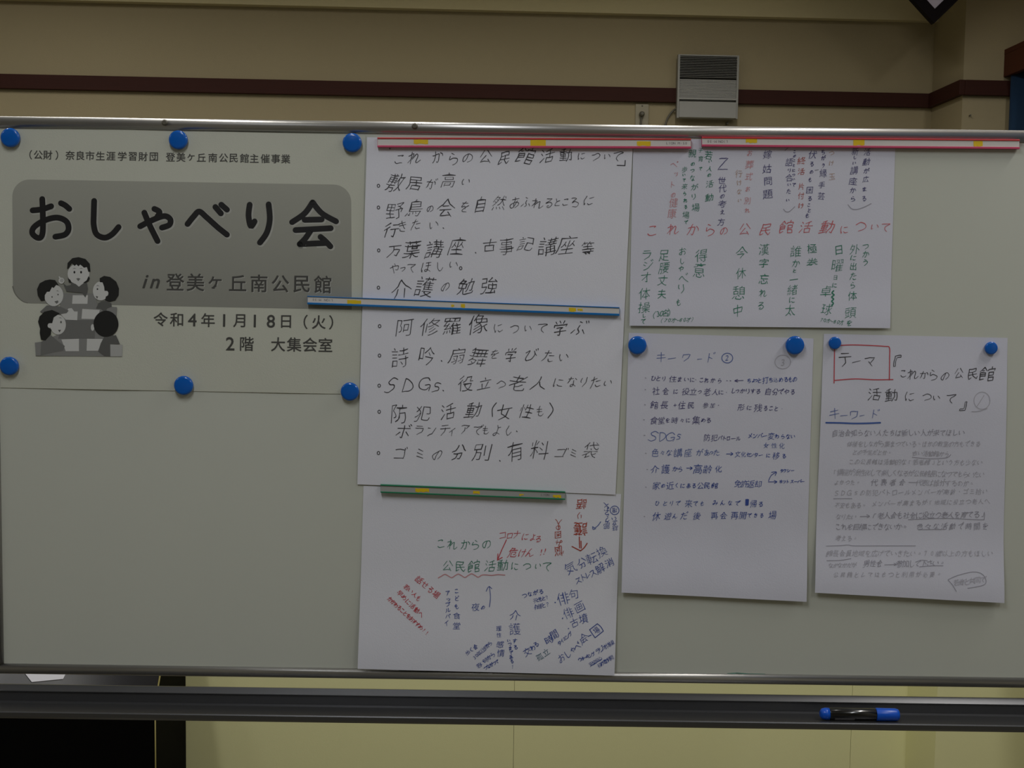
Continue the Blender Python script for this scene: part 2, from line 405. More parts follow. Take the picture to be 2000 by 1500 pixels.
for nm, xx in (('left_rail', bx0), ('right_rail', bx1)):
    b = MB(); pr = rail(0, 0.009); n = len(pr)
    vs = [(xx + z, y, bot_i) for y, z in pr] + [(xx + z, y, top_i) for y, z in pr]
    b.add(vs, [(i, (i + 1) % n, n + (i + 1) % n, n + i) for i in range(n)], True); b.add(vs, [tuple(range(n)), tuple(range(n, 2 * n))])
    b.build(nm, M_alu, wb)
for px in (322, 810):
    p = at(px, 240 + 0.014 * (px - 1000) + 9, -0.006)
    b = MB(); b.lathe((p.x, -0.004, p.z), (0, -1, 0), [(0, 0.005), (0.004, 0.005), (0.006, 0.003)], 14); b.build('rivet', M_grey, wb)
# teal pen smudge by the bottom rail
def ribbon(pts, wd, Yf, nrm_off=0.0):
    """flat stroke through pixel points on the surface Yf(x, z), round ends"""
    P = [at(p[0], p[1], Yf(None)) for p in pts]
    out_v, out_f = [], []
    for i in range(len(P) - 1):
        a, c_ = P[i], P[i + 1]; d = Vector((c_.x - a.x, 0, c_.z - a.z))
        if d.length < 1e-7: continue
        d.normalize(); nn = Vector((-d.z, 0, d.x)) * wd / 2
        bse = len(out_v); out_v += [a + nn, a - nn, c_ - nn, c_ + nn]; out_f.append((bse, bse + 1, bse + 2, bse + 3))
    for p in P:
        bse = len(out_v); out_v += [p + Vector((math.cos(k * math.pi / 4), 0, math.sin(k * math.pi / 4))) * wd / 2 for k in range(8)]
        out_f.append(tuple(range(bse, bse + 8)))
    return out_v, out_f
for pts in (((1421, 1315.5), (1440, 1314.5), (1462, 1316), (1494, 1316.5)),):
    vs, fs = ribbon(pts, 0.0012, lambda q: -0.0003)
    b = MB(); b.add(vs, fs); o = b.build('ink_smudge', mat('teal_smudge', (60, 140, 120)), wb, normals=False); o['label'] = 'teal ink smear above the bottom rail'

# stand: two posts with feet, cross rail under the floor line is out of view; the pen tray hangs between the posts
st = empty('board_stand', ((bx0 + bx1) / 2, 0.03, 0), 'grey metal stand with the pen tray below the whiteboard', 'stand')
for sx_ in (bx0 - 0.035, bx1 + 0.035):
    b = MB(); b.box(sx_ - 0.02, sx_ + 0.02, -0.005, 0.03, 0.05, 1.75); b.build('post', M_steel, st, 0.003)
    b = MB(); b.box(sx_ - 0.022, sx_ + 0.022, -0.30, 0.33, 0.012, 0.05); b.build('foot', M_steel, st, 0.004)
    b = MB(); b.tube([(sx_, 0.012, 1.46), ((bx0 + 0.006) if sx_ < 0 else (bx1 - 0.006), 0.012, 1.46)], 0.006); b.build('pivot', M_steel, st)
tz = at(1000, 1353.5, -0.005).z
ff = -0.085
def zy(py, Y): return at(1000, py, Y).z
prof = [(0.006, zy(1388, 0)), (0.006, tz), (0.002, tz + 0.0006), (-0.0065, zy(1362.5, -0.0065)), (-0.0065, zy(1364, -0.0065)), (-0.004, zy(1365, -0.004)), (-0.004, zy(1383, -0.007)),
        (-0.010, zy(1386, -0.01)), (ff + 0.012, zy(1402, ff + 0.012)), (ff + 0.005, zy(1403, ff + 0.005)), (ff + 0.003, zy(1402, ff + 0.003)), (ff, zy(1403, ff)), (ff - 0.001, zy(1405, ff)),
        (ff, zy(1413, ff)), (ff + 0.004, zy(1417, ff + 0.003)), (ff + 0.02, zy(1415, ff + 0.02))]
b = MB(); b.extrude(prof, (bx0 - 0.015, 0, 0), (bx1 + 0.015, 0, 0)); tr = b.build('pen_tray', M_tray, st)

# marker pen on the tray
pa = at(1603, 1391.5, -0.062); pb = at(1757, 1396, -0.062)
f0, f1 = zy(1386, -0.01), zy(1402, ff + 0.012)
pa.y = pb.y = -0.058; pb.z = pa.z = f0 + (f1 - f0) * (0.058 - 0.010) / (-ff - 0.012 - 0.010) + 0.0106
pn = empty('marker_pen', (pa + pb) / 2, 'black marker pen with blue cap lying in the pen tray', 'marker')
ax = (pb - pa).normalized(); Lp = (pb - pa).length; r = 0.0098
b = MB(); b.lathe(pa, ax, [(0, 0.0045), (0.003, r * 0.85), (0.008, r * 0.97), (0.0145, r * 0.97), (0.0145, r * 0.9)], 24); b.build('end_plug', M_penblue, pn)
b = MB(); b.lathe(pa, ax, [(0.0143, r * 0.93), (0.0155, r * 0.99), (Lp * 0.70, r * 0.99), (Lp * 0.71, r * 0.92)], 28); b.build('barrel', M_penblack, pn)
b = MB(); b.lathe(pa, ax, [(Lp * 0.705, r * 1.0), (Lp * 0.72, r * 1.06), (Lp * 0.96, r * 1.02), (Lp * 0.99, r * 0.9), (Lp, r * 0.7)], 28); b.build('cap', M_penblue, pn)
b = MB()
for k in range(7):
    a0 = -2.75 + k * 0.1
    u = Vector((0, math.cos(a0), math.sin(a0))) * (r * 1.0); u2 = Vector((0, math.cos(a0 + 0.1), math.sin(a0 + 0.1))) * (r * 1.0)
    p1_, p2_ = pa + ax * 0.022, pa + ax * 0.054
    b.add([p1_ + u, p2_ + u, p2_ + u2, p1_ + u2], [(0, 1, 2, 3)], True)
b.build('printed_label', mat('pen_label', (120, 118, 120)), pn, normals=False)

# ------------------------------------------------------------------ sheets
def smoothstep(t): t = max(0.0, min(1.0, t)); return t * t * (3 - 2 * t)
class Sheet:
    def __init__(s, corners, base, amp, pins, seed, curls=(), th=0.00025):
        """corners in pixels TL TR BR BL; pins = pixel points or segments that hold the sheet down"""
        s.c = corners; s.base = base; s.amp = amp; s.seed = seed; s.curls = curls; s.th = th
        s.W = [at(p[0], p[1], -base) for p in corners]
        s.pins = [[at(a[0], a[1], -base), at(c_[0], c_[1], -base)] for a, c_ in pins]
        s.curl = []
        for (a, c_, h, reach) in curls:
            s.curl.append((at(a[0], a[1], -base), at(c_[0], c_[1], -base), h, reach))
    def h(s, x, z):
        d = 9.0
        P = Vector((x, 0, z))
        def seg(a, c_):
            A = Vector((a.x, 0, a.z)); C = Vector((c_.x, 0, c_.z)); v = C - A; L2 = v.length_squared
            t = 0 if L2 < 1e-12 else max(0, min(1, (P - A).dot(v) / L2))
            return (P - A - v * t).length
        for a, c_ in s.pins: d = min(d, seg(a, c_))
        k = smoothstep(d / 0.12)
        wv = noise.noise(Vector((x * 5 + s.seed, z * 5, s.seed * 1.7))) + 0.45 * noise.noise(Vector((x * 13, z * 13 + s.seed, 3.1)))
        hh = s.base + k * s.amp * max(0.0, 0.75 + wv)
        for a, c_, ht, reach in s.curl:
            e = seg(a, c_); hh += k * ht * smoothstep(1 - e / reach) ** 1.6
        return hh
    def pt(s, px, py, lift=0.0):
        Y = -s.base
        for _ in range(3):
            p = at(px, py, Y); Y = -(s.h(p.x, p.z) + lift)
        p = at(px, py, Y); return p
    def grid(s, nx=46, nz=46):
        TL, TR, BR, BL = s.W; f = []; bk = []
        for j in range(nz + 1):
            for i in range(nx + 1):
                u = i / nx; v_ = j / nz
                p = (TL * (1 - u) + TR * u) * (1 - v_) + (BL * (1 - u) + BR * u) * v_
                y = s.h(p.x, p.z); f.append((p.x, -y, p.z)); bk.append((p.x, -y + s.th, p.z))
        n = (nx + 1) * (nz + 1); b = MB(); fs = []; rim = []
        idx = lambda i, j: j * (nx + 1) + i
        for j in range(nz):
            for i in range(nx):
                fs.append((idx(i, j), idx(i, j + 1), idx(i + 1, j + 1), idx(i + 1, j)))
                fs.append((n + idx(i, j), n + idx(i + 1, j), n + idx(i + 1, j + 1), n + idx(i, j + 1)))
        rimp = [idx(i, 0) for i in range(nx + 1)] + [idx(nx, j) for j in range(1, nz + 1)] + [idx(i, nz) for i in range(nx - 1, -1, -1)] + [idx(0, j) for j in range(nz - 1, 0, -1)]
        for k in range(len(rimp)):
            a, c_ = rimp[k], rimp[(k + 1) % len(rimp)]; rim.append((a, c_, n + c_, n + a))
        b.add(f + bk, fs, True)
        rv = sorted(set(q for r_ in rim for q in r_)); rk = {q: i for i, q in enumerate(rv)}; fb = f + bk
        b.add([fb[q] for q in rv], [tuple(rk[q] for q in r_) for r_ in rim])
        return b
    def make(s, name, m, label, cat, group=None):
        TL, TR, BR, BL = s.W
        me = s.grid().mesh(name, m)
        s.root = empty(name, (BL + BR) / 2, label, cat, group)
        o = link('sheet', me, s.root)
        s.obj = o
        return s

GL = {}
fc = bpy.data.curves.new('glyphs', 'FONT'); fo = bpy.data.objects.new('glyphs', fc)
def glyph(ch, off):
    k = (ch, off)
    if k not in GL:
        fc.body = ch; fc.size = 1; fc.offset = off; fc.resolution_u = 3
        me = bpy.data.meshes.new_from_object(fo)
        vs = [(v.co.x, v.co.y) for v in me.vertices]; fs = [tuple(p.vertices) for p in me.polygons]
        bpy.data.meshes.remove(me)
        if vs:
            xa = [v[0] for v in vs]; ya = [v[1] for v in vs]
            c_ = ((min(xa) + max(xa)) / 2, (min(ya) + max(ya)) / 2)
        else: c_ = (0, 0)
        GL[k] = ([(v[0] - c_[0], v[1] - c_[1]) for v in vs], fs)
    return GL[k]

# pen strokes of the kana and of the commonest characters: points as xxyy on a 100 x 100 grid, / between strokes
KS = {}
DK = '/7808 8419/8903 9514'
HK = '/8805 9612 8820 8012 8805'
for ln in """あ 2025 7522/4508 4250 5085/6540 5570 3588 1880 1865 3550 6048 8560 8275 6092
い 1825 1550 2575 3568/7028 8245 8860
う 3512 6520/2240 5532 7540 7260 5085 3595
え 3810 6015/2038 6832 2090 5062 6088 8890
お 1530 6527/4008 4050 3885 2088 1575 3558 6550 8062 8080 6592/7020 8832
か 1235 5530 6235 5875 5088 4280/3810 2860 1285/7225 8840 9255
き 2025 7518/2242 8035/4008 6055 7268/2868 3585 7088
く 6008 3045 6888
け 2015 1650 2085 2470/4035 8532/6810 7050 5590
こ 2522 6520 5830/2270 4085 8078
し 3010 2860 3885 5588 8268
す 1028 9025/5508 5545 4062 3055 3842 5548 5070 3892
せ 1042 9035/7012 7050 6260/3018 3060 3585 8083
た 1528 6022/3808 2850 1288/5045 8542/4870 6085 8882
ち 1528 7522/4508 2858 5548 7858 7880 4592
つ 0840 5025 8232 8860 4088
て 1225 8518 5045 4870 7090
と 3212 4048/7532 3055 2578 4090 8085
な 1528 5522/3508 2245 1262/7022 8535/6040 6075 5088 3885 3875 5570 8288
に 1815 1350 1888 2472/4830 8528/4572 6085 9080
の 5025 3585 1878 1555 3528 6520 8540 8268 6088
は 1815 1350 1888 2272/4532 8830/6812 6875 5588 4282 5070 8885
ほ 1815 1350 1888 2272/4520 8518/4542 8540/6620 6675 5588 4282 5072 8888
ひ 1225 4018 1855 2885 6080 7545 7018 7840 9055
ふ 4512 6020/5035 4555 6078 4590/1580 3060/7562 9082
へ 0855 3528 5545 9582
ま 1828 8025/2045 7842/5008 5272 3588 2078 3868 8288
み 2018 5015 3560 1880 0868 3055 9068/7845 6590
む 1228 6022/3510 3560 2075 1262 3058 3588 7588 8070/7525 8840
め 2220 4570/5812 3070 1278 1558 4535 7538 8860 6088
も 4508 3560 4088 6588 8070/2032 6830/1852 6550
や 1045 6025 8535 7860 5558/4508 5522/2825 5090
よ 5512 5570 3588 2078 4068 8085/5532 8228
ら 3510 5520/2530 2255 5045 8060 7082 3895
り 2818 2545 3255/6812 7255 5092
る 2518 7018 2558 6045 8562 7088 4590 4575 6078
れ 3010 3090/1030 4528 1075/3560 6030 7038 6580 7588 9572
ろ 2518 7018 2558 6045 8562 7588 3592
わ 3010 3090/1030 4528 1075/3560 6535 8555 7585 5592
を 1825 7022/4510 2255 5045 6068/8538 4565 4085 8088
ん 4510 1088 3555 4865 6088 9068
ア 1520 8518 5845/4838 4565 2892
イ 7512 1555/4838 4892
ウ 5008 5022/1848 1525 8525 7565 3592
オ 1035 9032/6010 6090 4582/5838 1578
キ 1532 8025/1058 9050/4508 5892
ク 4010 1250/3525 8022 7065 2892
コ 1522 8020 7880/1580 8278
シ 2018 3828/1042 2850/1588 5575 9030
ス 2020 7518 5055 1088/5555 9088
セ 0845 8532 6560/3512 3575 4585 8582
タ 4010 1050/3525 8022 7065 2592/3048 6268
ッ 1030 1850/4022 5045/8025 7065 3592
テ 2515 7512/1038 9035/5038 4868 2892
ト 3508 3592/3842 7862
ナ 1035 9032/5508 5060 2292
ネ 5008 5520/1530 7828 1068/5045 5092/6060 8575
ハ 3525 0885/6022 9580
フ 1525 7822 6565 2592
ホ 1032 9030/5008 5090 3882/3052 1078/6850 9078
マ 1022 8820 4562/3548 6582
ミ 3012 7528/2540 7056/1868 8588
メ 7010 5560 1588/2532 8078
ラ 2015 7512/1235 8532 7065 3592
ル 3020 2865 1088/6012 6080 9558
レ 3010 3088 8548
ロ 1820 1885/1820 8220 8085/1882 8080
ワ 1522 1555/1522 8520 7565 3592
ー 0855 9248
ン 1520 4032/1288 5578 9228
人 5010 4050 1088/5040 6570 9288
公 3812 1248/6010 9048/5045 2085 7582/6868 8892
会 5008 3535 0850/5008 7035 9548/3542 6542/2260 7858/4562 2588 7586/6572 8092
立 5010 5022/1532 8530/3045 3878/7042 6078/0888 9285
介 5010 3538 0858/5010 7038 9555/3552 3272 2090/6550 6592
分 4010 2840 1050/6010 7835 9248/2258 7256 6588 5085/4558 3880 2092
古 1030 9028/5008 5052/2552 2590/2552 7852 7888/2588 7888
今 5008 3035 0852/5008 7235 9550/4045 6045/2262 7260 5092
中 1830 2265/1830 8228 7862/2262 7860/5008 5095
女 4010 2860 7592/7238 5075 1592/0840 9238
万 1018 9015/4018 3855 1090/4042 7842 7285 5880
S 8018 5010 2525 3542 6555 7075 4590 1580
D 2812 2588/2812 7028 8055 6080 2588
G 8028 6012 3022 1550 3082 6585 8070/5558 8555 8292
s 7530 4025 3545 6558 6578 2580
Z 2018 8015 1888 8885
『 3892 3815 8515 8530 5230 5292 3892
』 6208 6285 1585 1570 4870 4808 6208
行 3508 1032/3530 1055/2545 2592/5020 8518/4545 9242/7245 7288 6082
民 2015 7515 7235 2238/2015 2088 4275/2058 8555/4838 5868 8090 9072
学 2510 3022/4808 5220/7508 6522/1542 1530 8830 8040/3045 6545 5055/5055 5290 4085/2068 8566
活 1512 2522/1035 2045/1088 3060/7810 4022/3840 9538/6520 6558/4560 4590/4560 8560 8290/4588 8288
動 4010 1518/0828 5526/3215 3285/1538 1560/1538 5038 4860/1560 4860/1549 4849/1072 5570/0888 5582/5832 9230 8885 7580/7510 7255 5592
館 2808 1525 0535/2808 4528/2030 3028/1042 1085 3278/1042 4040 4062/1052 4050/1062 4060/7208 7218/5228 5222 9220 9032/6040 6092/6040 8840 8858/6058 8858/6070 9070 9090/6090 9090""".split('\n'):
    KS[ln[0]] = ln[2:]
for a, c_ in zip('がぶびだでどべボゴジグドバ', 'かふひたてとへホコシクトハ'): KS[a] = KS[c_] + DK
for a, c_ in zip('パプペ', 'ハフへ'): KS[a] = KS[c_] + HK
for a, c_ in zip('っゃょィォ', 'つやよイオ'): KS[a] = KS[c_]
KANJI_LIKE = set('人公会立介分古今中女万行民学活動館『』Z')
def stroke_glyph(ch, wd):
    vs, fs = [], []
    for st_ in KS[ch].split('/'):
        P = [(int(t[:2]) / 100 - 0.5, 0.5 - int(t[2:]) / 100) for t in st_.split()]
        ang = ch in KANJI_LIKE or ch > 'ァ'
        if len(P) > 2: P = smooth(P, 5) if not ang else [q for i in range(len(P) - 1) for q in ((P[i][0] + (P[i + 1][0] - P[i][0]) * k / 4, P[i][1] + (P[i + 1][1] - P[i][1]) * k / 4) for k in range(4))] + [P[-1]]
        n = len(P); base = len(vs); L, Rr = [], []
        for i, (x, y) in enumerate(P):
            xa, ya = P[max(i - 1, 0)]; xb, yb = P[min(i + 1, n - 1)]
            d = math.hypot(xb - xa, yb - ya) or 1; nx_, ny_ = -(yb - ya) / d, (xb - xa) / d
            w_ = wd / 2 * (1.0 - 0.35 * max(0.0, i / (n - 1) - 0.55) / 0.45)
            L.append((x + nx_ * w_, y + ny_ * w_)); Rr.append((x - nx_ * w_, y - ny_ * w_))
        vs += L + Rr; fs += [(base + i, base + i + 1, base + n + i + 1, base + n + i) for i in range(n - 1)]
        for (x, y), sg in ((P[0], 1.0), (P[-1], 0.65)):
            base = len(vs); vs += [(x + math.cos(k * math.pi / 3) * wd / 2 * sg, y + math.sin(k * math.pi / 3) * wd / 2 * sg) for k in range(6)]; fs.append(tuple(range(base, base + 6)))
    return vs, fs
SLANT = math.radians(0.8)
LIFT = 0.00035
def write(sheet, items, m, name='handwriting', off=-0.012, hand=1.0, slant=0.12, label=None, rot=0.0, cell=1.08, shift=(0, 0), lift=LIFT, sy=1.0, parent=None, pen=None):
    """items: (char, px, py, size px[, rotation deg]); hand sets how uneven the glyphs are"""
    b = MB()
    for it in items:
        ch, px, py, sz = it[:4]
        if hand: sz *= 0.88 if sz < 13 else 0.94
        if ch == ' ': continue
        rr = rot + (it[4] if len(it) > 4 else 0)
        if hand and ch in KS:
            vs, fs = stroke_glyph(ch, (pen or max(1.25, min(1.85, sz * 0.062))) / (sz * cell))
        else: vs, fs = glyph(ch, (0.0 if not hand else max(off, -0.016 if (sz > 28 and ch not in '葉等講護羅敷勉強像') else -0.012)) if sz > 20 or not hand else max(off, -0.004))
        ang = math.radians(rr + hand * random.uniform(-4, 4)) - SLANT
        sl = slant + hand * random.uniform(-0.07, 0.07)
        ax_ = 1 + hand * random.uniform(-0.10, 0.06); ay_ = (1 + hand * random.uniform(-0.06, 0.08)) * sy
        p1, p2, p3 = random.uniform(0, 6), random.uniform(0, 6), random.uniform(-1, 1)
        out = []
        for x, y in vs:
            x2 = x * ax_ + sl * y + hand * 0.028 * math.sin(5 * y + p1) + hand * 0.012 * math.sin(11 * y + p2)
            y2 = y * ay_ + hand * 0.028 * math.sin(5 * x + p2) + hand * 0.07 * x * (0.8 + 0.4 * p3) + hand * 0.012 * math.sin(12 * x + p1)
            X = x2 * math.cos(ang) - y2 * math.sin(ang); Z = x2 * math.sin(ang) + y2 * math.cos(ang)
            out.append(sheet.pt(px + shift[0] + X * sz * cell, py + shift[1] - Z * sz * cell, lift))
        b.add(out, fs)
        if off > 0.006 and not hand:
            for k in range(6):
                ox_, oz_ = math.cos(k * math.pi / 3) * off * sz * cell / 1200, math.sin(k * math.pi / 3) * off * sz * cell / 1200
                b.add([Vector((p.x + ox_, p.y - 0.000004 * (k + 1), p.z + oz_)) for p in out], fs)
    o = b.build(name, m, parent or sheet.root, normals=False); o['kind'] = 'stuff'
    if label: o['label'] = label
    return o
def strokes(sheet, lines, m, wd=2.2, name='pen_line', label=None, sm=True, lift=LIFT, taper=0.0, shift=(0, 0), parent=None):
    """lines: lists of pixel points; wd in pixels; every stroke gets round ends"""
    b = MB()
    for ln in lines:
        P = smooth([(float(x), float(y)) for x, y in ln], 6) if (sm and len(ln) > 2) else [(float(x), float(y)) for x, y in ln]
        L = []; Rr = []; n = len(P)
        for i, (x, y) in enumerate(P):
            xa, ya = P[max(i - 1, 0)]; xb, yb = P[min(i + 1, n - 1)]
            d = math.hypot(xb - xa, yb - ya) or 1; nx_, ny_ = -(yb - ya) / d, (xb - xa) / d
            ww = wd / 2 * (1 - taper * (i / max(1, n - 1)))
            L.append(sheet.pt(x + shift[0] + nx_ * ww, y + shift[1] + ny_ * ww, lift)); Rr.append(sheet.pt(x + shift[0] - nx_ * ww, y + shift[1] - ny_ * ww, lift))
        b.add(L + Rr, [(i, i + 1, n + i + 1, n + i) for i in range(n - 1)])
        for (x, y), sg in ((P[0], 1), (P[-1], 1 - taper)):
            b.add([sheet.pt(x + shift[0] + math.cos(k * math.pi / 6) * wd / 2 * sg, y + shift[1] + math.sin(k * math.pi / 6) * wd / 2 * sg, lift) for k in range(12)], [tuple(range(12))])
    o = b.build(name, m, parent or sheet.root, normals=False)
    if len(lines) > 1: o['kind'] = 'stuff'
    if label: o['label'] = label
    return o
def circle(cx_, cy_, r_, ry=None, n=14, gap=0.0):
    ry = ry or r_
    return [(cx_ + r_ * math.cos(a), cy_ + ry * math.sin(a)) for a in [gap + (2 * math.pi - gap) * k / n for k in range(n + 1)]]

def conv(ox, oy, sc):
    def f(*pts): return [(ox + x * sc, oy + y * sc) for x, y in pts]
    return f
def run(ox, oy, sc, spec, size=None):
    """spec 'text', [(x, y[, size]) ...] in the coordinates of an enlarged crop"""
    text, pos = spec
    out = []
    for ch, p in zip(text, pos):
        out.append((ch, ox + p[0] * sc, oy + p[1] * sc, (p[2] if len(p) > 2 else size) * sc))
    return out
def xs(y0, y1, xa, size):
    """characters at the listed x, y running from y0 to y1"""
    a, c_ = xa[0] if not isinstance(xa[0], tuple) else xa[0][0], xa[-1] if not isinstance(xa[-1], tuple) else xa[-1][0]
    out = []
    for x in xa:
        s_ = size
        if isinstance(x, tuple): x, s_ = x
        out.append((x, y0 + (y1 - y0) * (x - a) / max(1e-6, (c_ - a)), s_))
    return out
def even(text, p, q, size):
    """text spread evenly from point p to point q (pixels)"""
    n = len(text)
    return [(ch, p[0] + (q[0] - p[0]) * i / max(1, n - 1), p[1] + (q[1] - p[1]) * i / max(1, n - 1), size) for i, ch in enumerate(text)]

# ---- the printed poster
def px_of_x(x, py):
    lo, hi = -200.0, 200.0
    for _ in range(40):
        m_ = (lo + hi) / 2
        if at(m_, py).x < x: lo = m_
        else: hi = m_
    return lo
poster = Sheet([(px_of_x(bx0 + 0.0105, 246), 247), (714, 264), (702, 770), (px_of_x(bx0 + 0.0105, 757), 757)], 0.0009, 0.0010,
               [((19, 268), (19, 268)), ((347, 273), (347, 273)), ((687, 279), (687, 279)), ((17, 715), (17, 715)), ((358, 753), (358, 753)), ((683, 765), (683, 765)),
                ((600, 590), (720, 600)), ((712, 265), (703, 768))], 2.0)
poster.make('poster', M_recycled, 'printed event poster with big Japanese title held by six blue magnets at left', 'poster')
C1 = (0, 240, 0.37)
# grey rounded title panel
b = MB(); nx_ = 60; nz_ = 24; vs = []
tl, tr_, brp, blp = (24, 350), (686, 361), (687, 605), (25, 592)
for i in range(nx_ + 1):
    u = 0.5 - 0.5 * math.cos(math.pi * i / nx_)
    xpx = u * 662; rr_ = 34.0
    e = 0.0
    if xpx < rr_: e = rr_ - math.sqrt(max(0, rr_ ** 2 - (rr_ - xpx) ** 2))
    if xpx > 662 - rr_: e = rr_ - math.sqrt(max(0, rr_ ** 2 - (xpx - 662 + rr_) ** 2))
    for j in range(nz_ + 1):
        v_ = j / nz_
        tx, ty = tl[0] + (tr_[0] - tl[0]) * u, tl[1] + (tr_[1] - tl[1]) * u + e
        bx_, by_ = blp[0] + (brp[0] - blp[0]) * u, blp[1] + (brp[1] - blp[1]) * u - (e if xpx < 300 else 0)
        vs.append(poster.pt(tx + (bx_ - tx) * v_, ty + (by_ - ty) * v_, 0.00012))
b.add(vs, [(i * (nz_ + 1) + j, i * (nz_ + 1) + j + 1, (i + 1) * (nz_ + 1) + j + 1, (i + 1) * (nz_ + 1) + j) for i in range(nx_) for j in range(nz_)], True)
b.build('title_panel', M_panelprint, poster.root, normals=False)
strokes(poster, [[(25, 560), (30, 574), (42, 587), (54, 592)]], mat('panel_edge', (120, 119, 112), 0.7), 2.6, 'panel_shadow', taper=0.6, lift=0.0002)
write(poster, run(*C1, ('（公財）奈良市生涯学習財団登美ヶ丘南公民館主催事業', xs(168, 190, [162, 202, 252, 300, 370, 425, 475, 530, 585, 645, 700, 755, 812, 900, 955, 1008, 1063, 1123, 1180, 1233, 1290, 1342, 1400, 1455, 1508], 47))),
      M_toner2, 'printed_line', off=0.012, hand=0, slant=0)
T = conv(*C1)
title = {
 'o': [[(172, 462), (222, 456), (270, 440)], [(223, 402), (226, 480), (226, 570), (215, 604), (192, 604), (170, 580), (182, 548), (235, 515), (300, 500), (350, 520), (362, 560), (342, 590), (292, 601)], [(322, 424), (345, 436), (366, 454)]],
 'si': [[(497, 412), (495, 480), (495, 540), (510, 588), (552, 606), (592, 588), (626, 550)]],
 'ya': [[(740, 546), (800, 515), (865, 492), (898, 508), (894, 538), (855, 553)], [(762, 474), (790, 540), (832, 624)], [(815, 454), (842, 470), (832, 494)]],
 'be': [[(990, 534), (1024, 492), (1052, 468), (1092, 500), (1150, 552), (1198, 590)], [(1137, 444), (1166, 478)], [(1168, 432), (1198, 458)]],
 'ri': [[(1318, 432), (1312, 490), (1324, 545), (1344, 520)], [(1418, 430), (1424, 510), (1408, 580), (1372, 632)]],
 'kai': [[(1650, 420), (1608, 478), (1542, 524)], [(1650, 420), (1700, 478), (1774, 520)], [(1608, 512), (1698, 510)], [(1560, 566), (1746, 556)], [(1640, 568), (1612, 610), (1582, 640)], [(1582, 640), (1722, 634)], [(1692, 602), (1718, 624), (1744, 652)]]}
allst = [T(*s_) for k in title for s_ in title[k]]
strokes(poster, allst, M_shade, 13.2, 'title_shadow', lift=0.0002, shift=(2.2, 2.0))
for k in title:
    strokes(poster, [T(*s_) for s_ in title[k]], M_toner, 11.4, 'title_character', lift=0.0003)
sub = run(*C1, ('登美ヶ丘南公民館', xs(840, 853, [925, 1032, (1135, 92), 1255, 1367, 1480, 1592, 1703], 98)))
write(poster, sub, M_shade, 'subtitle_shadow', off=0.022, hand=0, slant=0, shift=(1.3, 1.3), lift=0.0002, cell=1.0)
write(poster, sub, M_toner2, 'subtitle', off=0.016, hand=0, slant=0, cell=1.0)
write(poster, run(*C1, ('in', [(768, 838, 98), (820, 848, 98)])), M_toner2, 'subtitle', off=0.016, hand=0, slant=0.3)
write(poster, run(*C1, ('令和4年1月18日（火）', xs(1037, 1053, [848, 932, (1015, 88), 1098, (1183, 88), 1263, (1345, 88), (1430, 88), 1510, 1613, 1683, 1748], 72))), M_toner2, 'printed_line', off=0.012, hand=0, slant=0)
write(poster, run(*C1, ('2階大集会室', xs(1166, 1172, [(1215, 92), 1303, 1468, 1553, 1636, 1718], 74))), M_toner2, 'printed_line', off=0.012, hand=0, slant=0)

# illustration of five people round a table, plain grey shapes
IL = conv(30, 470, 1 / 6.0)
ILY = -(max(poster.h(at(x, y, -0.001).x, at(x, y, -0.001).z) for x in range(60, 250, 10) for y in range(500, 705, 10)) + 0.0003)
greys = [mat('print_grey_%d' % g, (g, g, g - 2), 0.7) for g in (22, 92, 112, 134, 176, 206, 226)]
ib = MB(); il_n = [0]
def poly(pts, g, sm=False):
    P = IL(*pts)
    if sm: P = smooth(P + [P[0]], 3)[:-1]
    il_n[0] += 1; ib.mi = g
    ib.add([at(x, y, ILY - il_n[0] * 0.000008) for x, y in P], [tuple(range(len(P)))])
def ell(cx_, cy_, rx, ry, g, n=26): poly([(cx_ + rx * math.cos(2 * math.pi * k / n), cy_ + ry * math.sin(2 * math.pi * k / n)) for k in range(n)], g)
poly([(560, 620), (930, 620), (960, 760), (1190, 780), (1185, 880), (1060, 1100), (1110, 1215), (1255, 1220), (1250, 1360), (238, 1350), (230, 1195), (300, 1185), (500, 1100), (580, 930), (520, 760)], 3)
poly([(560, 930), (940, 930), (930, 1150), (500, 1150)], 2)
for q_ in ([(672, 640), (850, 640), (845, 740), (665, 740)], [(530, 862), (600, 845), (620, 795), (660, 790), (690, 830), (730, 830), (725, 932), (590, 925)], [(785, 800), (990, 812), (960, 920), (775, 915)], [(540, 1158), (745, 1150), (745, 1295), (590, 1295)], [(840, 1150), (1025, 1152), (970, 1290), (835, 1290)]):
    poly(q_, 5)
poly([(560, 500), (600, 530), (650, 520), (650, 488), (700, 495), (745, 538), (800, 490), (840, 500), (850, 560), (840, 620), (820, 668), (780, 612), (600, 595)], 1)
poly([(680, 485), (745, 540), (812, 488)], 5)
ell(740, 390, 128, 122, 5)
poly([(606, 330), (612, 262), (668, 205), (740, 193), (822, 215), (872, 272), (880, 362), (855, 366), (838, 310), (805, 318), (760, 280), (740, 302), (715, 278), (695, 298), (662, 262), (622, 325)], 0)
poly([(615, 438), (645, 460), (660, 492), (628, 490)], 0); poly([(858, 415), (872, 440), (858, 475), (818, 497), (796, 492), (835, 465)], 0)
for ex in (692, 770): ell(ex, 370, 11, 15, 0); poly([(ex - 24, 330), (ex, 320), (ex + 24, 328), (ex, 327)], 1)
poly([(712, 445), (737, 438), (762, 445), (738, 476)], 2)
ell(540, 470, 34, 36, 5); poly([(505, 420), (520, 418), (545, 460), (525, 462)], 5); poly(circle(545, 468, 22, n=12)[:-1], 4)
poly([(290, 830), (370, 758), (520, 770), (625, 820), (600, 850), (420, 880), (300, 840)], 2)
ell(450, 640, 112, 128, 5)
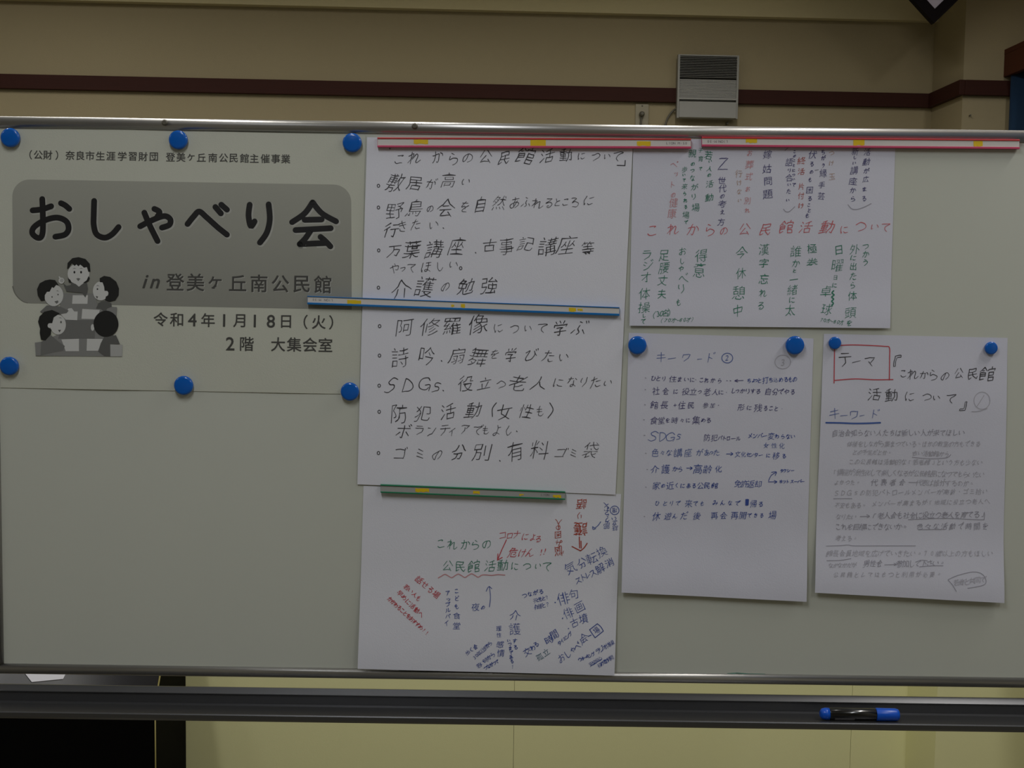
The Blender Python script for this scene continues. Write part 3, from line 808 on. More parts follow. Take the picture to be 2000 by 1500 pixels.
poly([(300, 706), (262, 640), (253, 570), (285, 500), (350, 465), (405, 455), (465, 462), (512, 528), (478, 520), (450, 555), (430, 545), (402, 598), (370, 600), (345, 640), (345, 698)], 0)
ell(430, 660, 8, 10, 1); ell(500, 632, 8, 10, 1); poly([(458, 712), (500, 700), (505, 722), (482, 742)], 2); poly([(475, 590), (495, 583), (512, 597), (494, 592)], 2)
poly([(300, 1190), (420, 1110), (500, 1180), (580, 1235), (560, 1290), (450, 1310), (290, 1348)], 2); poly([(228, 1195), (300, 1200), (295, 1345), (240, 1345)], 3)
ell(500, 985, 92, 116, 5)
poly([(266, 950), (282, 890), (340, 832), (430, 812), (522, 852), (450, 900), (432, 968), (390, 965), (376, 992), (388, 1022), (422, 1040), (415, 1100), (352, 1172), (300, 1160), (285, 1080), (290, 1030)], 0)
ell(402, 996, 24, 28, 5); ell(535, 955, 10, 14, 1); poly([(500, 1045), (536, 1045), (517, 1076)], 1); poly([(505, 905), (530, 900), (545, 912), (528, 908)], 2)
poly([(1078, 780), (1192, 785), (1185, 880), (1085, 850)], 3)
ell(1000, 590, 92, 112, 5)
poly([(946, 795), (970, 735), (1010, 712), (1062, 704), (1125, 735), (1130, 775), (1070, 800), (1070, 850), (1000, 800)], 1)
poly([(988, 440), (1040, 413), (1110, 425), (1182, 480), (1214, 560), (1210, 640), (1170, 700), (1108, 715), (1052, 702), (1060, 655), (1092, 640), (1080, 590), (1045, 588), (1040, 540), (1022, 490), (990, 486)], 0)
ell(1068, 618, 22, 28, 5); ell(962, 568, 9, 10, 0); poly([(942, 535), (965, 520), (990, 540), (966, 528)], 1); poly([(940, 648), (970, 655), (958, 682)], 1)
ell(905, 1018, 20, 40, 5)
poly([(970, 1300), (1000, 1205), (1045, 1120), (1180, 1108), (1226, 1212), (1112, 1215), (1112, 1356), (1042, 1352)], 1)
ell(1062, 975, 146, 154, 0, 36)
poly([(1112, 1215), (1255, 1220), (1250, 1358), (1114, 1358)], 4)
ib.build('illustration', greys, poster.root, normals=False)

# ---- sheet B (bottom), drawn before sheet A which overlaps it
shB = Sheet([(710, 949), (1213, 965), (1199, 1316), (700, 1303)], 0.0008, 0.0010, [((743, 955), (1104, 968)), ((1205, 966), (1210, 966))], 5.0, curls=[((690, 1306), (1215, 1320), 0.0085, 0.22)])
shB.make('paper_sheet', M_paper, 'landscape sheet under the green magnet bar with green, red and blue notes', 'paper', 'handwritten sheets on the whiteboard')
C5 = (700, 940, 0.26)
write(shB, run(*C5, ('これからの', [(620, 468, 88), (705, 475, 85), (802, 475, 82), (882, 475, 78), (965, 470, 76)])), M_inkg, label='green handwriting', off=-0.02)
write(shB, run(*C5, ('公民館活動について', [(670, 635, 92), (765, 640, 92), (868, 640, 100), (990, 635, 95), (1085, 630, 92), (1175, 636, 66), (1268, 638, 66), (1348, 636, 58), (1418, 640, 78)])), M_inkg, label='green handwriting', off=-0.016)
c5 = conv(*C5)
wave = [(600 + i * 25, 712 - i * 0.5 + (14 if i % 4 == 0 else -12 if i % 4 == 2 else 0) * (1 if i < 14 else 0.2)) for i in range(21)]
strokes(shB, [c5(*wave)], M_inkpink, 1.9, label='wavy red underline')
write(shB, run(*C5, ('コロナによる', [(1085, 405, 66), (1137, 408, 52), (1190, 400, 62), (1255, 415, 62), (1310, 420, 58), (1350, 432, 60)])), M_inkr, label='red handwriting', off=-0.02, slant=0.2)
write(shB, run(*C5, ('危けん!!', [(1160, 535, 78), (1232, 540, 66), (1292, 538, 70), (1372, 532, 66), (1400, 530, 66)])), M_inkr, label='red handwriting', off=-0.02, slant=0.35)
strokes(shB, [c5((1112, 440), (1075, 520), (1045, 592)), c5((1045, 592), (1048, 545)), c5((1045, 592), (1080, 572))], M_inkr, 1.7, 'arrow', label='red arrow')
# the notes written from the other side of the table
write(shB, run(*C5, ('語り護', [(1675, 172, 84), (1662, 255, 60), (1668, 358, 108)])), M_inkr2, label='red handwriting upside down', rot=180, off=0.0, slant=0)
strokes(shB, [c5((1660, 418), (1662, 500)), c5((1672, 450), (1674, 502)), c5((1605, 490), (1640, 508), (1668, 522)), c5((1668, 522), (1695, 500), (1718, 466))], M_inkr2, 2.0, 'arrow', label='red arrow')
write(shB, run(*C5, ('人の困み悩', [(1502, 312, 62), (1502, 350, 46), (1500, 400, 62), (1505, 465, 60), (1508, 525, 76)])), M_inkr2, label='red handwriting upside down', rot=180, off=0.0, slant=0)
write(shB, run(*C5, ('へむらク部', [(1860, 172, 42), (1865, 208, 50), (1868, 248, 44), (1868, 292, 42), (1866, 335, 50)])), M_inkb, label='blue handwriting upside down', rot=180, slant=0)
write(shB, run(*C5, ('増い立話', [(1926, 218, 46), (1918, 278, 46), (1924, 315, 44), (1928, 352, 48)])), M_inkb, label='blue handwriting upside down', rot=180, slant=0)
strokes(shB, [c5(*circle(1925, 218, 33, 32)), ], M_inkb, 1.3)
strokes(shB, [c5((1820, 304), (1800, 332), (1775, 350), (1760, 340)), c5((1760, 340), (1762, 360), (1782, 356))], M_inkb2, 1.5, 'arrow')
D = 24
write(shB, run(*C5, ('気分転換', [(1592, 650, 98), (1680, 612, 80), (1752, 578, 86), (1828, 530, 88)])), M_inkb, label='blue handwriting slanting up', rot=D, off=-0.016, slant=0)
write(shB, run(*C5, ('ストレス解消', [(1652, 745, 58), (1690, 722, 54), (1722, 706, 50), (1762, 690, 54), (1815, 655, 76), (1885, 612, 70)])), M_inkb, label='blue handwriting slanting up', rot=D, off=-0.012, slant=0)
write(shB, run(*C5, ('・俳句', [(1478, 910, 50), (1540, 882, 98), (1618, 848, 84)])), M_inkb, rot=12, off=-0.014, slant=0)
write(shB, run(*C5, ('・俳画', [(1535, 1028, 50), (1578, 990, 84), (1662, 945, 84)])), M_inkb, rot=20, off=-0.014, slant=0)
write(shB, run(*C5, ('・古墳', [(1577, 1108, 44), (1622, 1062, 74), (1690, 1032, 72)])), M_inkb, rot=20, off=-0.012, slant=0)
write(shB, run(*C5, ('おしゃべり会', [(1525, 1328, 66), (1572, 1300, 62), (1612, 1268, 46), (1645, 1242, 50), (1668, 1212, 58), (1692, 1178, 72)])), M_inkb, rot=30, off=-0.016, slant=0)
strokes(shB, [c5((1737, 1115), (1795, 1070)), c5((1795, 1070), (1822, 1094), (1840, 1125)), c5((1840, 1125), (1778, 1175)), c5((1778, 1175), (1760, 1150), (1737, 1115)), c5((1725, 1165), (1748, 1155))], M_inkb, 1.6, label='blue box')
write(shB, run(*C5, ('場', [(1788, 1120, 50)])), M_inkb, rot=35, slant=0)
write(shB, run(*C5, ('時間', [(1432, 1190, 64), (1472, 1152, 68)])), M_inkb, rot=32, slant=0, off=0.0)
write(shB, [(c_, 700 + x * .26, 940 + y * .26, z) for c_, x, y, z in even('タイミング', (1512, 1215), (1590, 1148), 9)], M_inkb, rot=38, slant=0)
write(shB, run(*C5, ('交わる', [(1268, 1282, 64), (1308, 1250, 48), (1334, 1225, 46)])), M_inkb, rot=30, slant=0)
write(shB, run(*C5, ('孤立', [(1362, 1320, 56), (1410, 1285, 60)])), mat('teal_ink', (40, 96, 120), 0.6), rot=26, slant=0)
for txt, p_, q_, sz_, rt in (('つながる', (1248, 858), (1372, 828), 11, 10), ('子どもと？', (1325, 898), (1415, 872), 9.5, 12), ('介護と？', (1335, 945), (1420, 925), 11, 10),
                        ('ウォーキング', (1665, 1340), (1762, 1300), 9, 24), ('ラジオ体操', (1800, 1275), (1902, 1215), 12, 28), ('安全安心', (1748, 1372), (1815, 1332), 9.5, 28), ('初めての時間', (1810, 1382), (1902, 1325), 10, 28),
                        ('歩く会', (822, 1288), (878, 1244), 11, 28), ('30年以上前から', (872, 1325), (988, 1218), 10, 40), ('若い時から', (905, 1385), (1008, 1302), 11, 36), ('つながって', (955, 1402), (1042, 1355), 8.5, 26)):
    write(shB, even(txt, *c5(p_, q_), sz_), M_inkb, rot=rt, slant=0, label='small blue handwriting')
strokes(shB, [c5((1745, 1388), (1830, 1335))], M_inkb, 1.1)
write(shB, run(*C5, ('介護', [(1175, 1005, 86), (1175, 1110, 92)])), M_inkb, slant=0, label='blue handwriting')
write(shB, run(*C5, ('する', [(1175, 1200, 40), (1180, 1246, 42)])), M_inkb, slant=0)
write(shB, run(*C5, ('いつまである！', [(1130, 1198, 30), (1138, 1222, 32), (1142, 1255, 34), (1147, 1288, 34), (1147, 1320, 36), (1152, 1352, 36), (1158, 1392, 36)])), M_inkb, slant=0)
write(shB, run(*C5, ('理性感情', [(1055, 1105, 44), (1056, 1155, 42), (1065, 1225, 56), (1070, 1290, 56)])), M_inkb, slant=0, off=0.0, label='blue handwriting')
write(shB, run(*C5, ('こども食堂', [(738, 825, 42), (738, 880, 44), (738, 940, 42), (740, 1010, 56), (738, 1085, 58)])), M_inkb, slant=0, label='blue handwriting written downwards')
write(shB, run(*C5, ('アップルパイ', [(672, 838, 42), (678, 888, 32), (672, 925, 42), (672, 970, 42), (672, 1015, 42), (664, 1065, 48)])), M_inkb, slant=0, label='blue handwriting written downwards')
write(shB, run(*C5, ('夜の', [(880, 945, 62), (936, 948, 34)])), M_inkb, slant=0.1)
strokes(shB, [c5((984, 944), (992, 870), (984, 792)), c5((960, 826), (972, 800), (984, 790)), c5((984, 790), (1002, 806))], M_inkb, 1.3, 'arrow', label='blue arrow')
for txt, p_, q_, sz_, rt in (('話せる場', (458, 740), (585, 850), 15, -40), ('若い人も', (362, 795), (452, 880), 12, -42), ('早めに活動へ', (312, 842), (470, 1000), 12.5, -42), ('かかわることをおすすめ!!', (238, 888), (515, 1140), 11, -42)):
    write(shB, even(txt, *c5(p_, q_), sz_), M_inkr, rot=rt, slant=0, off=0.004, label='red handwriting slanting down')

# ---- sheet A (tall, in the middle)
shA = Sheet([(717, 268), (1236, 284), (1202, 966), (698, 946)], 0.0026, 0.0010, [((737, 278), (1236, 282)), ((702, 588), (1210, 608)), ((743, 952), (1104, 966))], 9.0)
shA.make('paper_sheet', M_paper, 'tall central sheet of black handwriting under the left red and blue magnet bars', 'paper', 'handwritten sheets on the whiteboard')
C3 = (700, 250, 0.27); C4 = (700, 560, 0.28)
def hand_line(C, txt, pos, off=-0.02, **k): return write(shA, run(*C, (txt, pos)), M_ink, off=off, slant=0.2, hand=1.35, **k)
hand_line(C3, 'これからの公民館活動について', [(300, 228, 95), (405, 215, 105), (570, 208, 105), (690, 220, 92), (790, 212, 82), (920, 208, 112), (1055, 215, 112), (1210, 200, 128), (1365, 200, 112), (1502, 195, 110), (1612, 200, 66), (1715, 205, 74), (1797, 205, 60), (1875, 205, 84)])
strokes(shA, [conv(*C3)((227, 140), (228, 152)), conv(*C3)((1930, 235), (1928, 272)), conv(*C3)((1928, 272), (1872, 270))], M_ink, 1.8, sm=False)
hand_line(C3, '敷居が高い', [(268, 392, 132), (405, 400, 110), (527, 405, 88), (650, 378, 112), (777, 388, 74)])
hand_line(C3, '野鳥の会を自然あふれるところに', [(265, 600, 132), (408, 580, 122), (520, 582, 58), (635, 580, 138), (770, 570, 86), (885, 555, 108), (1020, 542, 118), (1132, 538, 88), (1212, 538, 84), (1295, 545, 88), (1378, 540, 80), (1440, 537, 66), (1500, 535, 62), (1562, 535, 78), (1668, 522, 92)])
hand_line(C3, '行きたい', [(238, 738, 115), (320, 715, 84), (418, 700, 88), (545, 702, 88)])
hand_line(C3, '万葉講座古事記講座等', [(260, 890, 112), (387, 878, 132), (548, 878, 142), (712, 855, 140), (950, 850, 108), (1070, 855, 132), (1212, 838, 118), (1372, 855, 140), (1505, 845, 138), (1660, 872, 100)])
hand_line(C3, 'やってほしい', [(262, 1015, 82), (322, 1018, 46), (385, 1010, 80), (492, 1005, 82), (588, 1000, 76), (690, 990, 78)])
hand_line(C3, '介護の勉強', [(310, 1165, 148), (480, 1150, 145), (632, 1148, 76), (780, 1145, 132), (945, 1140, 138)])
hand_line(C4, '阿修羅像について学ぶ', [(325, 285, 130), (500, 280, 138), (655, 275, 138), (835, 262, 142), (975, 285, 80), (1088, 290, 78), (1183, 292, 68), (1283, 287, 80), (1405, 290, 112), (1540, 290, 112)])
hand_line(C4, '詩吟扇舞を学びたい', [(290, 490, 140), (475, 480, 130), (687, 480, 130), (837, 490, 150), (950, 472, 80), (1065, 480, 110), (1202, 480, 100), (1328, 485, 94), (1430, 490, 84)])
hand_line(C4, 'SDGs役立つ老人になりたい', [(232, 690, 118), (345, 690, 118), (465, 680, 120), (545, 700, 92), (752, 675, 122), (880, 675, 104), (992, 682, 82), (1115, 670, 130), (1260, 672, 122), (1395, 668, 76), (1492, 662, 76), (1572, 665, 84), (1655, 667, 86), (1742, 672, 66)])
hand_line(C4, '防犯活動女性も', [(285, 885, 132), (450, 885, 124), (625, 870, 124), (800, 860, 130), (1022, 870, 118), (1170, 870, 112), (1268, 870, 80)])
hand_line(C4, 'ボランティアでもよし', [(312, 1010, 100), (425, 1000, 76), (512, 1005, 72), (602, 1000, 82), (655, 1012, 56), (745, 995, 82), (832, 1000, 76), (888, 1000, 66), (965, 1002, 76), (1052, 1000, 74)])
hand_line(C4, 'ゴミの分別有料ゴミ袋', [(290, 1165, 98), (430, 1165, 84), (552, 1170, 84), (700, 1152, 112), (860, 1155, 132), (1095, 1150, 138), (1265, 1140, 142), (1412, 1162, 88), (1500, 1160, 64), (1620, 1140, 125)])
bl = [conv(*C3)(*circle(x, y, 9, 11, 8)) for x, y in ((145, 418), (145, 575), (147, 885), (145, 1155), (740, 1014))] + [conv(*C4)(*circle(x, y, 9, 11, 8)) for x, y in ((148, 275), (147, 480), (145, 690), (145, 872), (140, 1160))]
strokes(shA, bl, M_ink, 1.5, 'bullet_marks')
dots = [conv(*C3)((x, y), (x + 4, y + 4)) for x, y in ((613, 722), (846, 900), (360, 628))] + [conv(*C4)((x, y), (x + 4, y + 5)) for x, y in ((578, 515), (590, 722), (985, 1212), (1103, 1006))]
strokes(shA, dots + [conv(*C4)((962, 810), (935, 850), (935, 905)), conv(*C4)((1335, 810), (1358, 860), (1322, 915))], M_ink, 1.7, 'pen_line')

# ---- sheet C (upper right)
shC = Sheet([(1237, 270), (1749, 277), (1737, 641), (1229, 636)], 0.0010, 0.0014, [((1240, 281), (1350, 281)), ((1372, 277), (1749, 282))], 13.0, curls=[((1229, 636), (1737, 641), 0.003, 0.10)])
shC.make('paper_sheet', M_paper2, 'upper right landscape sheet with a red heading between columns of green and violet notes', 'paper', 'handwritten sheets on the whiteboard')
C6 = (1220, 250, 0.14); C7 = (1480, 250, 0.14); C8 = (1220, 410, 0.27)
def colm(C, txt, pos, m, size=90, **k): return write(shC, run(C[0], C[1], C[2], (txt, pos), size), m, slant=0.1, **k)
V = 'handwriting written downwards'
colm(C6, 'ペットの健康', [(690, 510, 100), (722, 640, 70), (668, 790, 100), (680, 932, 80), (682, 1040, 135), (662, 1190, 135)], M_inkpink, label='pale red ' + V)
colm(C6, '歩いて来られる場で', [(835, 580), (828, 655, 50), (830, 725, 55), (838, 815), (840, 915, 60), (848, 1010, 70), (850, 1100, 65), (855, 1215, 105), (855, 1315, 65)], M_inkg, label='green ' + V)
colm(C6, '親のつながり場', [(945, 355, 125), (952, 500, 65), (945, 592, 65), (950, 700, 90), (972, 830, 110), (962, 960, 100), (990, 1110, 120)], M_inkg, label='green ' + V)
colm(C6, '子育て', [(1062, 310, 70), (1062, 430, 90), (1060, 568, 60)], M_inkg, label='green ' + V)
colm(C6, '若い人の活動', [(1168, 380, 125), (1195, 465, 55), (1185, 572, 85), (1180, 655, 60), (1188, 780, 120), (1180, 970, 125)], M_inkg, label='green ' + V)
colm(C6, 'Z世代の考え方', [(1375, 500, 210), (1360, 732, 115), (1365, 842, 115), (1365, 950, 75), (1360, 1060, 120), (1365, 1172, 80), (1345, 1312, 110)], M_inkv, label='violet ' + V)
colm(C6, 'お葬式お別れ', [(1745, 350, 85), (1742, 510, 125), (1735, 675, 115), (1718, 850, 80), (1712, 1015, 105), (1712, 1150, 80)], M_inkpink, label='pale red ' + V)
colm(C6, '行けない', [(1592, 640, 115), (1600, 765, 90), (1600, 890, 85), (1605, 1010, 70)], M_inkbrown, label='faint red ' + V)
colm(C7, '嫁姑問題', [(138, 370, 135), (130, 570, 125), (145, 742, 130), (140, 925, 145)], M_inkv, label='violet ' + V)
colm(C7, 'このことについて', [(515, 330, 48), (515, 390, 45), (510, 455, 45), (505, 520, 45), (502, 590, 48), (500, 655, 48), (500, 715, 45), (505, 790, 60)], M_inkv, label='violet ' + V)
colm(C7, '語り合いたい', [(440, 475, 115), (442, 590, 65), (440, 695, 110), (440, 790, 60), (435, 885, 85), (420, 1008, 60)], M_inkv, label='violet ' + V)
colm(C7, '終活片付け', [(610, 455, 120), (608, 605, 110), (608, 815, 95), (605, 945, 100), (605, 1085, 95)], M_inkr2, label='red-brown ' + V)
colm(C7, '伏るのも困ることも', [(765, 370, 130), (755, 500, 80), (750, 612, 60), (732, 722, 70), (725, 868, 105), (725, 982, 75), (715, 1075, 60), (720, 1148, 65), (692, 1222, 80)], M_inkv, label='violet ' + V)
colm(C7, 'ちがう縁手芸', [(912, 335, 75), (915, 420, 75), (915, 520, 65), (915, 630, 115), (895, 795, 95), (885, 950, 110)], M_inkv, label='violet ' + V)
colm(C7, 'つけ玉', [(1030, 350, 80), (1030, 492, 90), (1036, 680, 100)], M_inkbrown, label='faint brown ' + V)
colm(C7, '新しい講座から', [(1360, 325, 110), (1355, 412, 50), (1345, 490, 60), (1345, 590, 120), (1330, 742, 120), (1328, 872, 95), (1330, 990, 90)], M_inkv, label='violet ' + V)
colm(C7, '活動が広まる', [(1530, 335, 110), (1515, 472, 115), (1515, 600, 90), (1508, 715, 95), (1490, 852, 75), (1482, 985, 90)], M_inkv, label='violet ' + V)
strokes(shC, [conv(*C7)((360, 1132), (390, 1165), (440, 1165), (515, 1100)), conv(*C7)((1260, 1070), (1310, 1125), (1380, 1135), (1480, 1105), (1582, 1055)), conv(*C7)((845, 582), (800, 590)), conv(*C7)((435, 262), (380, 315))], M_pencil2, 1.5)
write(shC, run(*C8, ('これからの公民館活動について', [(202, 150, 108), (350, 140, 98), (495, 145, 98), (618, 145, 92), (718, 150, 66), (868, 140, 98), (1020, 140, 100), (1172, 125, 108), (1312, 125, 100), (1465, 125, 108), (1590, 142, 66), (1708, 118, 95), (1808, 122, 66), (1888, 125, 72)])), mat('heading_red_ink', (202, 98, 106), 0.6), label='red heading', slant=0.2)
for txt, pos in (('ラジオ体操して', [(160, 325, 78), (168, 400, 80), (155, 485, 80), (145, 605, 88), (142, 705, 90), (140, 765, 34), (135, 805, 42)]),
                 ('足腰丈夫', [(285, 330, 88), (285, 420, 90), (275, 510, 80), (270, 608, 72)]),
                 ('おしゃべりも', [(420, 300, 62), (415, 370, 48), (408, 425, 44), (425, 498, 76), (410, 570, 76), (390, 668, 52)]),
                 ('得意', [(555, 330, 98), (542, 435, 108)]), ('今休憩中', [(845, 310, 92), (842, 458, 84), (825, 598, 104), (818, 728, 92)]),
                 ('漢字忘れる', [(1008, 285, 86), (1008, 385, 72), (1008, 500, 76), (1000, 602, 66), (985, 692, 66)]),
                 ('誰かと一緒に太', [(1240, 300, 92), (1240, 388, 66), (1230, 440, 34), (1225, 505, 70), (1215, 578, 84), (1212, 650, 50), (1198, 725, 82)]),
                 ('極拳', [(1355, 280, 78), (1355, 388, 92)]), ('日曜日に', [(1550, 290, 72), (1540, 402, 92), (1525, 490, 42), (1520, 545, 40)]), ('卓球', [(1458, 588, 92), (1462, 718, 84)]),
                 ('外に出たら体頭を', [(1665, 285, 80), (1655, 345, 48), (1655, 408, 60), (1655, 480, 62), (1650, 545, 52), (1648, 622, 72), (1635, 745, 90), (1625, 818, 48)]), ('つかう', [(1745, 262, 52), (1745, 322, 56), (1742, 380, 50)])):
    colm(C8, txt, pos, M_inkg, label='green ' + V)
write(shC, even('（30名）', *conv(*C8)((215, 758), (322, 742)), 15), M_inkg, slant=0.1, label='green handwriting')
write(shC, even('（70才〜80才）', *conv(*C8)((270, 800), (490, 792)), 11), M_inkg, slant=0.3, label='green handwriting')
write(shC, even('70才〜80才', *conv(*C8)((1425, 795), (1570, 815)), 10.5), M_inkg, slant=0.2, label='green handwriting')
strokes(shC, [conv(*C8)((1512, 585), (1500, 600), (1515, 615), (1498, 630), (1512, 645), (1498, 660), (1510, 675), (1500, 690))], M_inkg, 2.6)

# ---- sheet D (portrait, blue notes)
shD = Sheet([(1228, 650), (1589, 661), (1573, 1173), (1213, 1155)], 0.0009, 0.0016, [((1245, 674), (1245, 674)), ((1553, 675), (1553, 675)), ((1230, 655), (1588, 662))], 17.0, curls=[((1213, 1155), (1573, 1173), 0.007, 0.14)])
shD.make('paper_sheet', M_paper2, 'portrait sheet of blue and violet notes hung from two large magnets, right of centre', 'paper', 'handwritten sheets on the whiteboard')
CD = (1210, 640, 0.19); CE = (1210, 900, 0.19)
write(shD, run(*CD, ('キーワード', [(427, 305, 110), (542, 315, 90), (685, 305, 95), (822, 322, 60), (930, 308, 100)])), M_inkb2, off=-0.025, label='pale blue heading')
write(shD, run(*CD, ('2', [(1105, 312, 78)])), M_inkb2, off=-0.02)
strokes(shD, [conv(*CD)(*circle(1108, 312, 56, 50))], M_inkb2, 1.5)
write(shD, run(*CD, ('3', [(1680, 355, 90)])), M_pencil, off=-0.02)
strokes(shD, [conv(*CD)(*circle(1678, 352, 80, 70))], M_pencil, 1.3)
def dl(C, txt, y0, y1, xa, size, m, **k): return write(shD, run(*C, (txt, xs(y0, y1, xa, size))), m, slant=0.12, off=-0.004, **k)
dl(CD, 'ひとり住まいに、これから', 520, 545, [350, 402, 455, (548, 76), 620, 690, 748, (785, 50), 845, 895, 960, 1030], 62, M_inkv, label='violet handwriting')
dl(CD, 'ちょっと打ち込めるもの', 545, 530, [1332, (1378, 44), (1405, 38), 1440, (1500, 72), 1555, 1605, 1660, 1710, 1758, 1802], 58, M_inkb, label='blue handwriting')
dl(CD, '社会に役立つ老人に、', 650, 665, [(375, 86), (475, 80), (578, 56), (680, 82), (762, 78), (825, 46), (900, 82), (985, 74), (1045, 60), (1098, 50)], 70, M_inkv, label='violet handwriting')
dl(CD, 'しっかりする自分でやる', 650, 660, [1172, (1212, 44), 1265, 1318, 1372, 1425, (1530, 80), (1603, 80), 1660, 1718, 1780], 62, M_inkv, label='violet handwriting')
dl(CD, '館長+住民参加.', 795, 800, [(358, 92), (462, 88), (570, 70), (640, 82), (735, 78), (885, 66), (955, 62), 1015], 72, M_inkv, label='violet handwriting')
dl(CD, '形に残ること.', 820, 832, [(1250, 76), 1335, (1425, 84), 1502, 1560, 1612, 1672], 58, M_inkv, label='violet handwriting')
dl(CD, '食堂を時々に集める', 955, 950, [(355, 84), (430, 84), (495, 58), (568, 76), (642, 52), (705, 56), (790, 88), (862, 56), 915], 62, M_inkv, label='violet handwriting')
dl(CD, 'SDGs', 1118, 1120, [(350, 124), (440, 112), (522, 116), (608, 84)], 100, M_inkb2, label='blue handwriting')
dl(CD, '防犯パトロール', 1130, 1140, [(900, 74), (975, 78), 1035, 1080, 1120, 1170, 1220], 52, M_inkv, label='violet handwriting')
dl(CD, 'メンバー変わらない', 1110, 1120, [1345, 1395, 1445, 1495, (1560, 72), 1620, 1680, 1735, 1785], 56, M_inkb, label='blue handwriting')
dl(CD, '女性化', 1210, 1215, [1510, 1590, 1670], 66, M_inkb2, label='pale blue handwriting')
dl(CD, '色々な講座があった', 1285, 1285, [(368, 84), (440, 60), (512, 72), (602, 92), (705, 90), (822, 76), (900, 72), (945, 40), (1000, 72)], 70, M_inkb2, label='pale blue handwriting')
dl(CD, '文化センターに移る', 1300, 1320, [(1215, 66), (1275, 62), 1325, 1360, 1405, 1450, 1530, (1610, 76), 1690], 52, M_inkb, label='blue handwriting')
dl(CE, '介護から高齢化', 85, 85, [(362, 92), (475, 95), (572, 66), (628, 62), (805, 100), (905, 96), (1018, 80)], 70, M_inkb, label='blue handwriting')
dl(CE, '家の近くにある公民館', 255, 255, [(380, 82), (448, 46), (520, 80), 590, 650, 712, 765, (832, 76), (900, 72), (980, 70)], 56, M_inkb, label='blue handwriting')
dl(CE, '免許返却', 235, 240, [(1218, 78), (1285, 76), (1350, 80), (1425, 80)], 70, M_inkb, label='blue handwriting')
dl(CE, 'タクシー', 102, 100, [1670, 1700, 1740, 1780], 38, M_inkb); dl(CE, 'ネットスーパー', 215, 212, [1660, 1695, 1730, 1775, 1815, 1850, 1885], 42, M_inkb)
dl(CE, 'ひとりで来ても', 435, 440, [390, 470, 535, 600, (712, 84), 782, 850], 58, M_inkb2, label='pale blue handwriting')
dl(CE, 'みんなで帰る', 430, 445, [985, 1062, 1138, 1212, (1378, 84), 1452], 60, M_inkb, label='blue handwriting')
dl(CE, '休遊んだ後再会再開できる場', 570, 560, [(378, 92), (498, 78), (570, 62), (662, 84), (795, 88), (975, 80), (1070, 84), (1182, 84), (1268, 84), (1335, 54), (1400, 54), (1460, 56), (1572, 94)], 70, M_inkb, label='blue handwriting')
dD = conv(*CD); dE = conv(*CE)
strokes(shD, [dD((1272, 542), (1185, 546)), dD((1215, 532), (1185, 546), (1215, 558)), dD((1100, 545), (1110, 546)), dD((1135, 545), (1145, 546))], M_inkv, 1.2, 'arrow')
strokes(shD, [dD((1100, 1298), (1165, 1298)), dD((1145, 1282), (1165, 1298), (1142, 1312)), dE((690, 75), (748, 76)), dE((728, 62), (748, 76), (726, 90)),
              dE((1532, 205), (1560, 150), (1612, 116)), dE((1562, 118), (1612, 114), (1600, 150)), dE((1530, 216), (1615, 216)), dE((1590, 202), (1618, 216), (1592, 232))], M_inkb, 1.3, 'arrow')
strokes(shD, [dE((1300, 400), (1300, 455)), dE((1312, 398), (1312, 455)), dE((1324, 400), (1320, 452))], M_inkb, 2.6)
strokes(shD, [dD((265, 515), (272, 518)), dD((262, 635), (268, 638)), dD((258, 790), (266, 794)), dD((248, 945), (256, 948)), dD((250, 1106), (262, 1108)), dD((268, 1290), (274, 1292)), dE((282, 88), (288, 90)), dE((268, 270), (275, 272)), dE((252, 572), (260, 574))], M_pencil2, 1.5, 'bullet_marks')

# ---- sheet E (portrait, pencil notes)
shE = Sheet([(1609, 652), (1968, 660), (1957, 1175), (1589, 1155)], 0.0009, 0.0018, [((1631, 670), (1631, 670)), ((1936, 680), (1936, 680)), ((1612, 656), (1966, 664))], 23.0, curls=[((1589, 1155), (1957, 1175), 0.008, 0.14)])
shE.make('paper_sheet', M_paper2, 'rightmost portrait sheet with a red-boxed word and grey pencil notes', 'paper', 'handwritten sheets on the whiteboard')
CF = (1580, 640, 0.2); CG = (1580, 900, 0.2); dF = conv(*CF); dG = conv(*CG)
def el(C, txt, pos, m, **k): return write(shE, run(*C, (txt, pos)), m, **{**dict(slant=0.14, off=-0.016), **k})
el(CF, 'テーマ', [(355, 310, 158), (460, 330, 100), (598, 335, 128)], M_ink, slant=0, label='black handwriting')
el(CF, '『', [(850, 318, 130)], M_ink)
el(CF, 'これからの公民館', [(922, 445, 92), (1015, 455, 125), (1125, 460, 92), (1215, 460, 112), (1330, 472, 92), (1465, 445, 108), (1600, 450, 135), (1742, 452, 155)], M_ink, label='black handwriting')
el(CF, '活動について', [(640, 650, 140), (805, 660, 140), (985, 668, 110), (1150, 675, 102), (1245, 685, 80), (1385, 690, 118)], M_ink, label='black handwriting')
el(CF, '』', [(1520, 772, 110)], M_ink)
el(CF, 'キーワード', [(250, 840, 112), (340, 856, 76), (440, 850, 98), (520, 858, 60), (640, 845, 98)], M_inkb2, label='blue heading')
strokes(shE, [dF((168, 928), (300, 930), (430, 935), (560, 934), (696, 928))], mat('underline_blue', (70, 100, 170), 0.6), 3.2, 'underline', label='blue underline')
strokes(shE, [dF((248, 178), (400, 168), (560, 172), (740, 182), (785, 195), (788, 300), (785, 510)), dF((250, 178), (248, 330), (245, 540)), dF((245, 515), (450, 500), (640, 508), (820, 506))], M_inkr, 1.9, 'red_box', label='red box')
strokes(shE, [dF(*circle(1690, 712, 78, 84)), dF((1710, 660), (1660, 740), (1635, 775)), dF((1590, 820), (1660, 815), (1740, 790))], M_pencil, 1.3)
